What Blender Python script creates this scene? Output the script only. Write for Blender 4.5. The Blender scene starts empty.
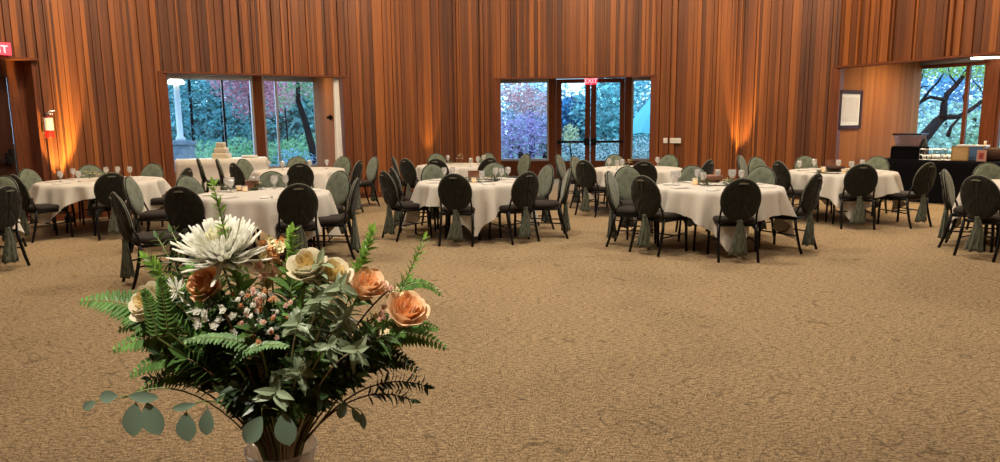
import bpy, math, random
from math import sin, cos, pi, radians, sqrt, atan2
from mathutils import Vector as V, Matrix
C = bpy.context.scene.collection
random.seed(7)

# ------------------------------------------------------------------ camera
H = 1.58; F = 694.; TH = math.atan(109/694.); RO = .011
fw = V((0, cos(TH), -sin(TH))); u0 = V((0, sin(TH), cos(TH))); r0 = V((1, 0, 0))
cr = r0*cos(RO) - u0*sin(RO); cu = u0*cos(RO) + r0*sin(RO)
cd = bpy.data.cameras.new('camera'); cam = bpy.data.objects.new('camera', cd); C.objects.link(cam)
cam.matrix_world = Matrix(((cr.x, cu.x, -fw.x, 0), (cr.y, cu.y, -fw.y, 0), (cr.z, cu.z, -fw.z, H), (0, 0, 0, 1)))
cd.sensor_width = 36; cd.lens = 36*F/1000; cd.clip_end = 300; cd.clip_start = .05
bpy.context.scene.camera = cam
def ray(px, py): return fw*F + cr*(px-500) - cu*(py-231)
def at_z(px, py, z):
    d = ray(px, py); return V((0, 0, H)) + d*((z-H)/d.z)
def at_y(px, py, Y):
    d = ray(px, py); return V((0, 0, H)) + d*(Y/d.y)

# ------------------------------------------------------------------ materials
def nodes(name):
    m = bpy.data.materials.new(name); m.use_nodes = True
    nt = m.node_tree; b = nt.nodes['Principled BSDF']; return m, nt, b
def N(nt, t, **k):
    n = nt.nodes.new(t)
    for a, v in k.items(): setattr(n, a, v)
    return n
def L(nt, a, b): nt.links.new(a, b)
def simple(name, col, rough=.6, metal=0., noise=0., nscale=20., bump=0., emit=None, sheen=0., trans=0., nstretch=(1, 1, 1), spec=.5):
    m, nt, b = nodes(name)
    b.inputs['Base Color'].default_value = (*col, 1); b.inputs['Roughness'].default_value = rough
    b.inputs['Metallic'].default_value = metal; b.inputs['Sheen Weight'].default_value = sheen
    b.inputs['Specular IOR Level'].default_value = spec
    if noise or bump:
        tc = N(nt, 'ShaderNodeTexCoord'); mp = N(nt, 'ShaderNodeMapping'); mp.inputs['Scale'].default_value = nstretch
        nz = N(nt, 'ShaderNodeTexNoise'); nz.inputs['Scale'].default_value = nscale; nz.inputs['Detail'].default_value = 3
        L(nt, tc.outputs['Object'], mp.inputs['Vector']); L(nt, mp.outputs[0], nz.inputs['Vector'])
        if noise:
            cp = N(nt, 'ShaderNodeValToRGB'); e = cp.color_ramp.elements
            e[0].position = .3; e[1].position = .7
            e[0].color = (*[c*(1-noise) for c in col], 1); e[1].color = (*[min(1, c*(1+noise)) for c in col], 1)
            L(nt, nz.outputs[0], cp.inputs[0]); L(nt, cp.outputs[0], b.inputs['Base Color'])
        if bump:
            bp = N(nt, 'ShaderNodeBump'); bp.inputs['Strength'].default_value = bump; bp.inputs['Distance'].default_value = .01
            L(nt, nz.outputs[0], bp.inputs['Height']); L(nt, bp.outputs[0], b.inputs['Normal'])
    if emit:
        b.inputs['Emission Color'].default_value = (*emit[:3], 1); b.inputs['Emission Strength'].default_value = emit[3]
    return m
def wood_mat(name, dark, mid, light, rough=.55, gs=1.):
    m, nt, b = nodes(name)
    at = N(nt, 'ShaderNodeAttribute', attribute_name='tone')
    tc = N(nt, 'ShaderNodeTexCoord'); mp = N(nt, 'ShaderNodeMapping'); mp.inputs['Scale'].default_value = (38*gs, 38*gs, .9*gs)
    n1 = N(nt, 'ShaderNodeTexNoise'); n1.inputs['Scale'].default_value = 1.; n1.inputs['Detail'].default_value = 5; n1.inputs['Distortion'].default_value = .4
    mp2 = N(nt, 'ShaderNodeMapping'); mp2.inputs['Scale'].default_value = (3, 3, .5)
    n2 = N(nt, 'ShaderNodeTexNoise'); n2.inputs['Scale'].default_value = 1.; n2.inputs['Detail'].default_value = 2
    L(nt, tc.outputs['Object'], mp.inputs[0]); L(nt, mp.outputs[0], n1.inputs[0]); L(nt, tc.outputs['Object'], mp2.inputs[0]); L(nt, mp2.outputs[0], n2.inputs[0])
    a = N(nt, 'ShaderNodeMath', operation='MULTIPLY_ADD'); L(nt, n1.outputs[0], a.inputs[0]); a.inputs[1].default_value = .7
    L(nt, at.outputs['Fac'], a.inputs[2])
    a2 = N(nt, 'ShaderNodeMath', operation='MULTIPLY_ADD'); L(nt, n2.outputs[0], a2.inputs[0]); a2.inputs[1].default_value = .35; L(nt, a.outputs[0], a2.inputs[2])
    a3 = N(nt, 'ShaderNodeMath', operation='SUBTRACT'); L(nt, a2.outputs[0], a3.inputs[0]); a3.inputs[1].default_value = .52
    cp = N(nt, 'ShaderNodeValToRGB'); e = cp.color_ramp.elements
    e[0].position = 0.; e[0].color = (*dark, 1); e[1].position = 1.; e[1].color = (*light, 1); x = e.new(.5); x.color = (*mid, 1)
    L(nt, a3.outputs[0], cp.inputs[0]); L(nt, cp.outputs[0], b.inputs['Base Color'])
    b.inputs['Roughness'].default_value = rough
    bp = N(nt, 'ShaderNodeBump'); bp.inputs['Strength'].default_value = .15; bp.inputs['Distance'].default_value = .004
    L(nt, n1.outputs[0], bp.inputs['Height']); L(nt, bp.outputs[0], b.inputs['Normal'])
    return m
M = {}
M['wall'] = wood_mat('cedar boards', (.042, .010, .003), (.175, .048, .009), (.37, .113, .019))
M['pale_wood'] = wood_mat('veneer panelling', (.20, .070, .020), (.29, .108, .031), (.37, .15, .048), rough=.8, gs=.7); M['pale_wood'].node_tree.nodes['Principled BSDF'].inputs['Specular IOR Level'].default_value = .15
M['door_wood'] = simple('dark stained door', (.040, .012, .006), .6, noise=.3, nscale=3, nstretch=(8, 8, .6), spec=.15)
M['trim_wood'] = simple('reddish trim wood', (.15, .043, .016), .6, spec=.25, noise=.25, nscale=4, nstretch=(9, 9, .6))
M['black_metal'] = simple('black powder metal', (.005, .005, .006), .4, metal=.2, spec=.3)
M['seat'] = simple('brown seat cloth', (.020, .0135, .012), .7, noise=.3, nscale=60, bump=.2, sheen=.08, spec=.3)
M['sage'] = simple('sage sheer cloth', (.15, .18, .13), .85, noise=.28, nscale=14, bump=.5, sheen=.3)
M['rear'] = simple('dark pleated cloth', (.014, .0145, .010), .85, noise=.6, nscale=26, nstretch=(3, 3, .25), bump=.4, sheen=.12, spec=.2)
M['tail'] = simple('gathered sage gauze', (.075, .088, .062), .85, noise=.7, nscale=30, nstretch=(2, 2, .5), bump=.5, sheen=.25)
M['piping'] = simple('pale edge piping', (.22, .22, .18), .6)
M['cloth'] = simple('ivory table linen', (.70, .665, .62), .85, noise=.05, nscale=6, bump=.12)
M['white_cloth'] = simple('white table linen', (.80, .78, .76), .8, noise=.04, nscale=6, bump=.1)
M['black_cloth'] = simple('black table linen', (.004, .004, .006), .95, spec=.08)
M['plywood'] = simple('table plywood', (.22, .12, .06), .6, noise=.2, nscale=8)
M['white'] = simple('white paint', (.75, .75, .73), .5)
M['cream'] = simple('cream plate', (.62, .55, .42), .5)
M['frame_white'] = simple('anodised window frame', (.42, .42, .48), .4, metal=.2)
M['blind'] = simple('rolled blind fabric', (.30, .32, .38), .7)
M['red'] = simple('red enamel', (.35, .01, .012), .35)
M['steel'] = simple('brushed steel', (.5, .5, .5), .3, metal=1)
M['chocolate'] = simple('dark basket', (.06, .025, .015), .7, noise=.4, nscale=60)
M['candle'] = simple('candle glow', (.9, .6, .25), .5, emit=(1., .5, .12, 1.3))
M['exit'] = simple('exit sign face', (.8, .05, .07), .5, emit=(1., .05, .09, 1.1))
M['exit_letter'] = simple('exit letters', (.9, .5, .5), .5, emit=(1., .45, .5, 1.2))
M['lamp'] = simple('lamp diffuser', (1, .95, .85), .5, emit=(1., .85, .6, 9.))
M['paper'] = simple('printed paper', (.62, .60, .58), .6, noise=.12, nscale=30)
M['tan_paper'] = simple('tan paper', (.55, .36, .17), .6, noise=.1, nscale=20)
M['gold'] = simple('gold frame', (.5, .33, .1), .35, metal=.7)
M['ceil'] = simple('ceiling plaster', (.26, .18, .12), .9)
M['soffit'] = simple('soffit plaster', (.30, .26, .24), .8)
M['purple'] = simple('dark red napkin', (.12, .02, .035), .8)
def glass(name, tint=(.95, .98, 1), g=.08, diff=0., rough=.02, dcol=(.9, .9, .9)):
    m = bpy.data.materials.new(name); m.use_nodes = True; nt = m.node_tree
    nt.nodes.remove(nt.nodes['Principled BSDF']); out = nt.nodes['Material Output']
    t = N(nt, 'ShaderNodeBsdfTransparent'); t.inputs[0].default_value = (*tint, 1)
    gl = N(nt, 'ShaderNodeBsdfGlossy'); gl.inputs['Roughness'].default_value = rough
    mx = N(nt, 'ShaderNodeMixShader'); mx.inputs[0].default_value = g
    L(nt, t.outputs[0], mx.inputs[1]); L(nt, gl.outputs[0], mx.inputs[2]); s = mx
    if diff:
        d = N(nt, 'ShaderNodeBsdfDiffuse'); d.inputs[0].default_value = (*dcol, 1)
        tr = N(nt, 'ShaderNodeBsdfTranslucent'); tr.inputs[0].default_value = (*dcol, 1)
        ad = N(nt, 'ShaderNodeMixShader'); L(nt, d.outputs[0], ad.inputs[1]); L(nt, tr.outputs[0], ad.inputs[2])
        m2 = N(nt, 'ShaderNodeMixShader'); m2.inputs[0].default_value = diff
        L(nt, mx.outputs[0], m2.inputs[1]); L(nt, ad.outputs[0], m2.inputs[2]); s = m2
    L(nt, s.outputs[0], out.inputs[0]); return m
M['pane'] = glass('window glass', (.93, .97, 1.), .05)
M['drink'] = glass('drinking glass', (.93, .93, .93), .2, .34, .05)
M['vase'] = glass('vase glass', (.90, .86, .82), .18, .26, .08)
def leaf_mat(name, col, var=.35, trans=.35, rough=.5, gloss=.5):
    m, nt, b = nodes(name)
    at = N(nt, 'ShaderNodeAttribute', attribute_name='tone')
    cp = N(nt, 'ShaderNodeValToRGB'); e = cp.color_ramp.elements
    e[0].color = (*[c*(1-var) for c in col], 1); e[1].color = (*[min(1, c*(1+var)) for c in col], 1)
    L(nt, at.outputs['Fac'], cp.inputs[0]); L(nt, cp.outputs[0], b.inputs['Base Color'])
    b.inputs['Roughness'].default_value = rough; b.inputs['Specular IOR Level'].default_value = gloss
    if trans:
        tr = N(nt, 'ShaderNodeBsdfTranslucent'); L(nt, cp.outputs[0], tr.inputs[0])
        mx = N(nt, 'ShaderNodeMixShader'); mx.inputs[0].default_value = trans
        L(nt, b.outputs[0], mx.inputs[1]); L(nt, tr.outputs[0], mx.inputs[2]); L(nt, mx.outputs[0], nt.nodes['Material Output'].inputs[0])
    return m
def carpet_mat():
    m, nt, b = nodes('woven carpet')
    tc = N(nt, 'ShaderNodeTexCoord'); v = tc.outputs['Object']
    # short hatched weave
    mp = N(nt, 'ShaderNodeMapping'); mp.inputs['Scale'].default_value = (22, 120, 1); L(nt, v, mp.inputs[0])
    w = N(nt, 'ShaderNodeTexNoise'); w.inputs['Scale'].default_value = 1.; w.inputs['Detail'].default_value = 2; L(nt, mp.outputs[0], w.inputs[0])
    mpb = N(nt, 'ShaderNodeMapping'); mpb.inputs['Scale'].default_value = (120, 50, 1); L(nt, v, mpb.inputs[0])
    wb = N(nt, 'ShaderNodeTexNoise'); wb.inputs['Scale'].default_value = 1.; wb.inputs['Detail'].default_value = 2; L(nt, mpb.outputs[0], wb.inputs[0])
    mxw = N(nt, 'ShaderNodeMath', operation='MULTIPLY'); L(nt, w.outputs[0], mxw.inputs[0]); L(nt, wb.outputs[0], mxw.inputs[1])
    cp = N(nt, 'ShaderNodeValToRGB'); e = cp.color_ramp.elements
    e[0].position = .15; e[0].color = (.17, .12, .072, 1); e[1].position = .36; e[1].color = (.60, .44, .26, 1)
    L(nt, mxw.outputs[0], cp.inputs[0])
    # curling dark lines: contour lines of a soft noise, broken up
    nz = N(nt, 'ShaderNodeTexNoise'); nz.inputs['Scale'].default_value = 2.6; nz.inputs['Detail'].default_value = 0.; nz.inputs['Distortion'].default_value = 1.0; L(nt, v, nz.inputs[0])
    mu = N(nt, 'ShaderNodeMath', operation='MULTIPLY'); L(nt, nz.outputs[0], mu.inputs[0]); mu.inputs[1].default_value = 11.
    fr = N(nt, 'ShaderNodeMath', operation='PINGPONG'); L(nt, mu.outputs[0], fr.inputs[0]); fr.inputs[1].default_value = .5
    lt = N(nt, 'ShaderNodeMapRange'); lt.inputs['From Min'].default_value = .02; lt.inputs['From Max'].default_value = .10; L(nt, fr.outputs[0], lt.inputs['Value'])
    nb = N(nt, 'ShaderNodeTexNoise'); nb.inputs['Scale'].default_value = 12; L(nt, v, nb.inputs[0])
    lb = N(nt, 'ShaderNodeMapRange'); lb.inputs['From Min'].default_value = .50; lb.inputs['From Max'].default_value = .62; L(nt, nb.outputs[0], lb.inputs['Value'])
    mx = N(nt, 'ShaderNodeMath', operation='MAXIMUM'); L(nt, lt.outputs[0], mx.inputs[0]); L(nt, lb.outputs[0], mx.inputs[1])
    mr = N(nt, 'ShaderNodeMapRange'); mr.inputs['To Min'].default_value = .60; L(nt, mx.outputs[0], mr.inputs['Value'])
    mul = N(nt, 'ShaderNodeMixRGB', blend_type='MULTIPLY'); mul.inputs[0].default_value = 1.; L(nt, cp.outputs[0], mul.inputs[1]); L(nt, mr.outputs[0], mul.inputs[2])
    # broad soft patches, slightly darker
    nl = N(nt, 'ShaderNodeTexNoise'); nl.inputs['Scale'].default_value = .55; nl.inputs['Detail'].default_value = 3; L(nt, v, nl.inputs[0])
    ml = N(nt, 'ShaderNodeMapRange'); ml.inputs['From Min'].default_value = .35; ml.inputs['From Max'].default_value = .5; ml.inputs['To Min'].default_value = .84; L(nt, nl.outputs[0], ml.inputs['Value'])
    m3 = N(nt, 'ShaderNodeMixRGB', blend_type='MULTIPLY'); m3.inputs[0].default_value = 1.; L(nt, mul.outputs[0], m3.inputs[1]); L(nt, ml.outputs[0], m3.inputs[2])
    L(nt, m3.outputs[0], b.inputs['Base Color']); b.inputs['Roughness'].default_value = .9; b.inputs['Specular IOR Level'].default_value = .15
    bp = N(nt, 'ShaderNodeBump'); bp.inputs['Strength'].default_value = .35; bp.inputs['Distance'].default_value = .006
    L(nt, mxw.outputs[0], bp.inputs['Height']); L(nt, bp.outputs[0], b.inputs['Normal'])
    return m
M['carpet'] = carpet_mat()

# ------------------------------------------------------------------ mesh helpers
class MB:
    def __init__(s): s.v = []; s.f = []; s.t = []; s.tone = .5
    def add(s, vs, fs):
        o = len(s.v); s.v += [tuple(p) for p in vs]; s.f += [tuple(i+o for i in f) for f in fs]; s.t += [s.tone]*len(fs); return s
    def box(s, a, b):
        x0, y0, z0 = a; x1, y1, z1 = b
        return s.add([(x0, y0, z0), (x1, y0, z0), (x1, y1, z0), (x0, y1, z0), (x0, y0, z1), (x1, y0, z1), (x1, y1, z1), (x0, y1, z1)],
                     [(0, 3, 2, 1), (4, 5, 6, 7), (0, 1, 5, 4), (1, 2, 6, 5), (2, 3, 7, 6), (3, 0, 4, 7)])
    def prism(s, poly, z0, z1):
        n = len(poly); ar = sum(poly[i][0]*poly[(i+1) % n][1]-poly[(i+1) % n][0]*poly[i][1] for i in range(n))
        if ar < 0: poly = poly[::-1]
        return s.add([(p[0], p[1], z0) for p in poly]+[(p[0], p[1], z1) for p in poly],
                     [tuple(range(n))[::-1], tuple(range(n, 2*n))]+[(i, (i+1) % n, n+(i+1) % n, n+i) for i in range(n)])
    def rings(s, rr, cap0=True, cap1=True, close=True):
        n = len(rr[0]); vs = [p for r in rr for p in r]; fs = []
        m = n if close else n-1
        for i in range(len(rr)-1):
            for j in range(m): fs.append((i*n+j, i*n+(j+1) % n, (i+1)*n+(j+1) % n, (i+1)*n+j))
        if cap0: fs.append(tuple(range(n))[::-1])
        if cap1: fs.append(tuple(range((len(rr)-1)*n, len(rr)*n)))
        return s.add(vs, fs)
    def lathe(s, prof, c=(0, 0, 0), n=20, cap0=True, cap1=True):
        return s.rings([[(c[0]+r*cos(2*pi*j/n), c[1]+r*sin(2*pi*j/n), c[2]+z) for j in range(n)] for r, z in prof], cap0, cap1)
    def tube(s, pts, r, n=8, closed=False):
        pts = [V(p) for p in pts]; k = len(pts); rr = []
        rad = r if isinstance(r, (list, tuple)) else [r]*k
        for i, p in enumerate(pts):
            if closed: t = (pts[(i+1) % k]-pts[i-1])
            else: t = pts[min(i+1, k-1)]-pts[max(i-1, 0)]
            t.normalize(); a = V((0, 0, 1)) if abs(t.z) < .9 else V((0, 1, 0))
            x = t.cross(a).normalized(); y = t.cross(x).normalized()
            rr.append([p+x*rad[i]*cos(2*pi*j/n)+y*rad[i]*sin(2*pi*j/n) for j in range(n)])
        if closed: rr.append(rr[0]); return s.rings(rr, False, False)
        return s.rings(rr)
    def build(s, name, mat, parent=None, smooth=False, loc=None):
        me = bpy.data.meshes.new(name); me.from_pydata(s.v, [], s.f); me.update()
        at = me.attributes.new('tone', 'FLOAT', 'FACE'); at.data.foreach_set('value', s.t)
        if smooth: me.polygons.foreach_set('use_smooth', [True]*len(me.polygons))
        mats = mat if isinstance(mat, list) else [mat]
        for x in mats: me.materials.append(M[x] if isinstance(x, str) else x)
        o = bpy.data.objects.new(name, me); C.objects.link(o)
        if parent: o.parent = parent
        if loc: o.location = loc
        return o
def bez(p0, p1, p2, n=8):
    p0, p1, p2 = V(p0), V(p1), V(p2)
    return [p0*(1-t)**2+p1*2*t*(1-t)+p2*t*t for t in [i/(n-1) for i in range(n)]]
def tag(o, label=None, cat=None, group=None, kind=None):
    if label: o['label'] = label
    if cat: o['category'] = cat
    if group: o['group'] = group
    if kind: o['kind'] = kind
    return o
def empty(name, loc, rz=0):
    o = bpy.data.objects.new(name, None); C.objects.link(o); o.location = loc; o.rotation_euler = (0, 0, rz); o.empty_display_size = .1; return o
KIDS = {}
def copy_tree(o, parent=None):
    c = o.copy(); C.objects.link(c); c.parent = parent
    for ch in list(o.children): copy_tree(ch, c)
    return c
def struct(o): o['kind'] = 'structure'; return o
def lbl(o, t): o['label'] = t; return o

# ------------------------------------------------------------------ room plan
CEN = V((.3, 7.))
def v2(x, y): return V((x, y))
P = {'e': v2(-9.09, 9.83), 0: v2(-7.6, 11.7), 1: v2(-6.15, 12.95), 2: v2(-3.19, 14.77), 3: v2(-.03, 16.0), 4: v2(3.43, 15.54), 5: v2(6.51, 13.61), 6: v2(8.6, 9.0)}
O = {1: v2(-8.7, 15.3), 2: v2(-4.66, 17.96), 3: v2(-.17, 19.5), 4: v2(4.65, 18.85), 5: v2(9.3, 15.65), 6: v2(12.1, 10.6)}
def line_t(A, B, px, py=125):           # distance from A along A-B seen at a picture column
    d = ray(px, py); d = V((d.x, d.y)); e = B-A
    den = e.x*d.y-e.y*d.x; t = (-A.x*d.y+A.y*d.x)/den
    return t*e.length
def inward(A, B):
    e = (B-A).normalized(); n = V((-e.y, e.x))
    return n if n.dot(CEN-(A+B)/2) > 0 else -n
def on_line(mb, A, B, t0, t1, z0, z1, d0, d1):      # box t0..t1 m along A-B, d0..d1 m towards the room
    e = (B-A).normalized(); n = inward(A, B)
    mb.prism([tuple(A+e*t0+n*d0), tuple(A+e*t1+n*d0), tuple(A+e*t1+n*d1), tuple(A+e*t0+n*d1)], z0, z1); return mb
def boards(name, A, B, z0, z1, seed, mat='wall', wmin=.035, wmax=.15, base=True, fine=False):
    rnd = random.Random(seed); mb = MB(); Ln = (B-A).length; t = 0
    mb.tone = .2; on_line(mb, A, B, 0, Ln, z0, z1, -.10, 0)
    tone = .5
    while t < Ln-1e-4:
        w = rnd.choice([.03, .04, .05, .07, .09, .12]) if not fine else .09
        w = min(w, Ln-t)
        if Ln-t-w < .03: w = Ln-t
        d = rnd.choice([.012, .02, .045, .06]) if not fine else .012
        mb.tone = min(1, max(0, tone + rnd.uniform(-.33, .33))) if not fine else rnd.uniform(.3, .7)
        on_line(mb, A, B, t+.003, t+w-.003, z0+(.0 if not base else .0), z1, 0, d)
        t += w
    o = struct(mb.build(name, mat))
    if base:
        b = MB(); on_line(b, A, B, 0, Ln, 0, .11, .0, .072)
    return o
WH = 5.6
boards('wall_left', P[0], P[1], 0, WH, 1)
boards('wall_back_left', P[2], P[3], 0, WH, 2)
boards('wall_back_right', P[4], P[5], 0, WH, 3)
boards('wall_above_window', P[1], P[2], 2.56, WH, 4)
boards('wall_above_doors', P[3], P[4], 2.56, WH, 5)
boards('wall_right', P[5], P[6], 2.56, WH, 6)
boards('wall_above_exit', P['e'], P[0], 2.69, WH, 8)
nb = 0
for k, (A, B, z) in enumerate([(P[0], P[1], 0), (P[2], P[3], 0), (P[4], P[5], 0)]):
    mb = MB(); on_line(mb, A, B, 0, (B-A).length, 0, .12, .062, .078); struct(mb.build('baseboard_'+['left', 'back', 'right'][k], 'trim_wood'))
for k, (A, B, z) in enumerate([(P[1], P[2], 2.56), (P[3], P[4], 2.56), (P[5], P[6], 2.56), (P['e'], P[0], 2.69)]):
    mb = MB(); on_line(mb, A, B, -.02, (B-A).length+.02, z-.035, z, -.12, .085); struct(mb.build('trim_%d' % (k+1), 'trim_wood'))
# jamb posts where the ring wall ends
n = 5
for i in (1, 2, 3, 4, 5):
    c = P[i]; r = (c-CEN).normalized(); s = V((-r.y, r.x))
    mb = MB(); w = .075; a = c-r*.075; b_ = c+r*.14
    mb.prism([tuple(a-s*w), tuple(a+s*w), tuple(b_+s*w), tuple(b_-s*w)], 0, 2.56); struct(mb.build('trim_%d' % n, 'trim_wood')); n += 1
# alcove side walls (radial) and outer walls
def side(name, i, mat='pale_wood', seed=0):
    A, B = P[i], O[i]; rnd = random.Random(i); mb = MB(); e = (B-A).normalized(); nn = V((-e.y, e.x)); Ln = (B-A).length
    mb.tone = .3; mb.prism([tuple(A-nn*.03), tuple(B-nn*.03), tuple(B+nn*.03), tuple(A+nn*.03)], 0, 2.95)
    t = .14
    while t < Ln:
        w = min(.11, Ln-t); mb.tone = rnd.uniform(.3, .75)
        p, q = A+e*(t+.001), A+e*(t+w-.001)
        mb.prism([tuple(p-nn*.042), tuple(q-nn*.042), tuple(q+nn*.042), tuple(p+nn*.042)], 0, 2.95); t += .11
    struct(mb.build(name, mat))
for i in (1, 2, 3, 4, 5, 6): side('wall_alcove_'+'abcdef'[i-1], i)
ZS, ZG, ZH = .5, 2.63, 2.80
def outer(k, i, j, members):
    """wall with windows: members = list of (px0, px1, kind)"""
    pass
for nm, i, j in (('window', 1, 2), ('doors', 3, 4), ('buffet', 5, 6)):
    sl = MB(); sl.prism([tuple(P[i]), tuple(P[j]), tuple(O[j]+(O[j]-P[j]).normalized()*.2), tuple(O[i]+(O[i]-P[i]).normalized()*.2)], 2.82, 2.95); struct(sl.build('ceiling_alcove_'+nm, 'soffit'))
def wall_low(name, A, B, t0, t1, z0, z1, mat='trim_wood', d0=-.12, d1=0.):
    mb = MB(); on_line(mb, A, B, t0, t1, z0, z1, d0, d1); return struct(mb.build(name, mat))
wn = [0]
def window(A, B, p0, p1, thin=None, z0=ZS, frame='frame_white', thinmat='frame_white', thinw=.045, blind=True, ztop=ZG):
    wn[0] += 1
    t0, t1 = line_t(A, B, p0), line_t(A, B, p1)
    w = empty('window_%d' % wn[0], (0, 0, 0)); struct(w)
    f = MB(); fwid = .055
    on_line(f, A, B, t0, t0+fwid, z0, ZH, -.09, .02); on_line(f, A, B, t1-fwid, t1, z0, ZH, -.09, .02)
    on_line(f, A, B, t0, t1, z0, z0+.06, -.09, .03); on_line(f, A, B, t0, t1, ztop, ztop+.05, -.09, .02); on_line(f, A, B, t0, t1, ztop+.05, ZH, -.07, -.01)
    f.build('window_frame', frame, w)
    g = MB(); on_line(g, A, B, t0+.05, t1-.05, z0+.05, ztop, -.045, -.039); g.build('pane', 'pane', w)
    if thin:
        tm = line_t(A, B, thin); m_ = MB(); on_line(m_, A, B, tm-thinw/2, tm+thinw/2, z0+.05, ztop, -.07, .0); m_.build('mullion', thinmat, w)
    if blind:
        e = (B-A).normalized(); nn = inward(A, B); c = MB(); a = A+e*(t0+.06)+nn*.06; b_ = A+e*(t1-.06)+nn*.06
        c.tube([(a.x, a.y, 2.745), (b_.x, b_.y, 2.745)], .045, 12); c.build('rolled_blind', 'blind', w, True)
    return w
# left alcove
A, B = O[1], O[2]
ta, tb, tc_, td = line_t(A, B, 165), line_t(A, B, 255), line_t(A, B, 264), line_t(A, B, 318)
wall_low('wall_window_sill', A, B, 0, (B-A).length, 0, ZS)
wall_low('wall_window_pier', A, B, 0, ta, ZS, 2.95, 'pale_wood')
wall_low('wall_window_head', A, B, ta, (B-A).length, ZH, 2.95)
window(A, B, 165, 255, 225, thinmat='black_metal')
window(A, B, 264, 318, 278, thinmat='frame_white')
wall_low('trim_10', A, B, tb, tc_, ZS, ZH, 'trim_wood', -.12, .04)
wall_low('trim_11', A, B, td, (B-A).length, ZS, ZH, 'trim_wood', -.12, .04)
# door wall
A, B = O[3], O[4]
q = lambda p: line_t(A, B, p)
window(A, B, 499, 549, None, ztop=2.63, blind=False); window(A, B, 631, 663, None, ztop=2.63, blind=False)
wall_low('wall_door_sill', A, B, -.1, q(549), 0, ZS); wall_low('wall_door_sill_far', A, B, q(631), (B-A).length, 0, ZS)
wall_low('wall_door_head', A, B, -.1, (B-A).length, ZH, 2.95)
wall_low('wall_door_pier', A, B, q(663), (B-A).length, ZS, ZH)
wall_low('trim_12', A, B, q(549), q(556), 0, ZH, 'trim_wood', -.12, .04); wall_low('trim_13', A, B, q(624.5), q(631), 0, ZH, 'trim_wood', -.12, .04)
wall_low('trim_14', A, B, q(556), q(624.5), 2.72, ZH, 'trim_wood', -.12, .04)
for k, (a, b_, g0, g1, hs) in enumerate([(556.2, 590, 561.5, 585, 1), (590.6, 624.3, 596, 619.5, -1)]):
    w = empty('door_%d' % (k+1), (0, 0, 0)); struct(w); f = MB()
    for (x0, x1, z0, z1) in ((q(a), q(g0), .01, 2.71), (q(g1), q(b_), .01, 2.71), (q(g0), q(g1), .01, .5), (q(g0), q(g1), 2.60, 2.71)): on_line(f, A, B, x0, x1, z0, z1, -.06, -.01)
    f.build('door_frame', 'trim_wood', w); g = MB(); on_line(g, A, B, q(g0), q(g1), .5, 2.60, -.038, -.032); g.build('pane', 'pane', w)
    bar = MB(); on_line(bar, A, B, q(a)+.03, q(b_)-.03, .99, 1.05, .03, .08); on_line(bar, A, B, q(a)+.03, q(a)+.13, .97, 1.07, -.01, .09)
    hx = q(b_)-.16 if hs == 1 else q(a)+.02; on_line(bar, A, B, hx, hx+.14, .93, 1.12, -.01, .10)
    bar.build('push_bar', 'black_metal', w)
# right alcove
A, B = O[5], O[6]
q = lambda p: line_t(A, B, p)
wall_low('wall_buffet_sill', A, B, -.1, (B-A).length, 0, .72)
wall_low('wall_buffet_head', A, B, -.1, (B-A).length, ZH, 2.95)
wall_low('trim_15', A, B, -.1, q(911), .72, ZH, 'trim_wood', -.12, .03)
window(A, B, 911, 983, 963, z0=.72, frame='trim_wood', thinmat='trim_wood', thinw=.07)
wall_low('trim_16', A, B, q(983), q(996), .72, ZH, 'trim_wood', -.12, .06)
window(A, B, 996, 1100, None, z0=.72, frame='trim_wood')
wall_low('wall_buffet_pier', A, B, q(1100), (B-A).length, .72, ZH)
# exit recess on the left
A, B = P['e'], P[0]; e = (B-A).normalized(); nn = inward(A, B); Ln = (B-A).length
mb = MB(); on_line(mb, A, B, 0, Ln, 2.69, 2.9, -.75, -.1); struct(mb.build('ceiling_exit_recess', 'trim_wood'))
mb = MB(); mb.prism([tuple(B), tuple(B-nn*.7), tuple(B-nn*.7-e*.06), tuple(B-e*.06)], 0, 2.69); struct(mb.build('wall_exit_reveal', 'trim_wood'))
mb = MB(); on_line(mb, A, B, Ln-.30, Ln, 0, 2.69, -.45, -.38); struct(mb.build('trim_17', 'trim_wood'))
mb = MB(); on_line(mb, A, B, -.2, Ln-.30, 2.4, 2.69, -.45, -.38); struct(mb.build('trim_18', 'door_wood'))
dr = empty('door_3', (0, 0, 0)); struct(dr)
mb = MB(); on_line(mb, A, B, Ln-1.35, Ln-.31, .01, 2.4, -.5, -.42); on_line(mb, A, B, -.2, Ln-1.36, .01, 2.4, -.5, -.42); mb.build('door_leaf', 'door_wood', dr)
mb = MB(); on_line(mb, A, B, Ln-1.2, Ln-.42, 1.02, 1.06, -.36, -.33); on_line(mb, A, B, Ln-.45, Ln-.36, .98, 1.16, -.42, -.33); p = A+e*(Ln-.40)-nn*.32
mb.lathe([(.035, 0), (.035, .05), (.01, .06)], (p.x, p.y, 1.17), 12); mb.build('push_bar', 'black_metal', dr)
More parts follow.
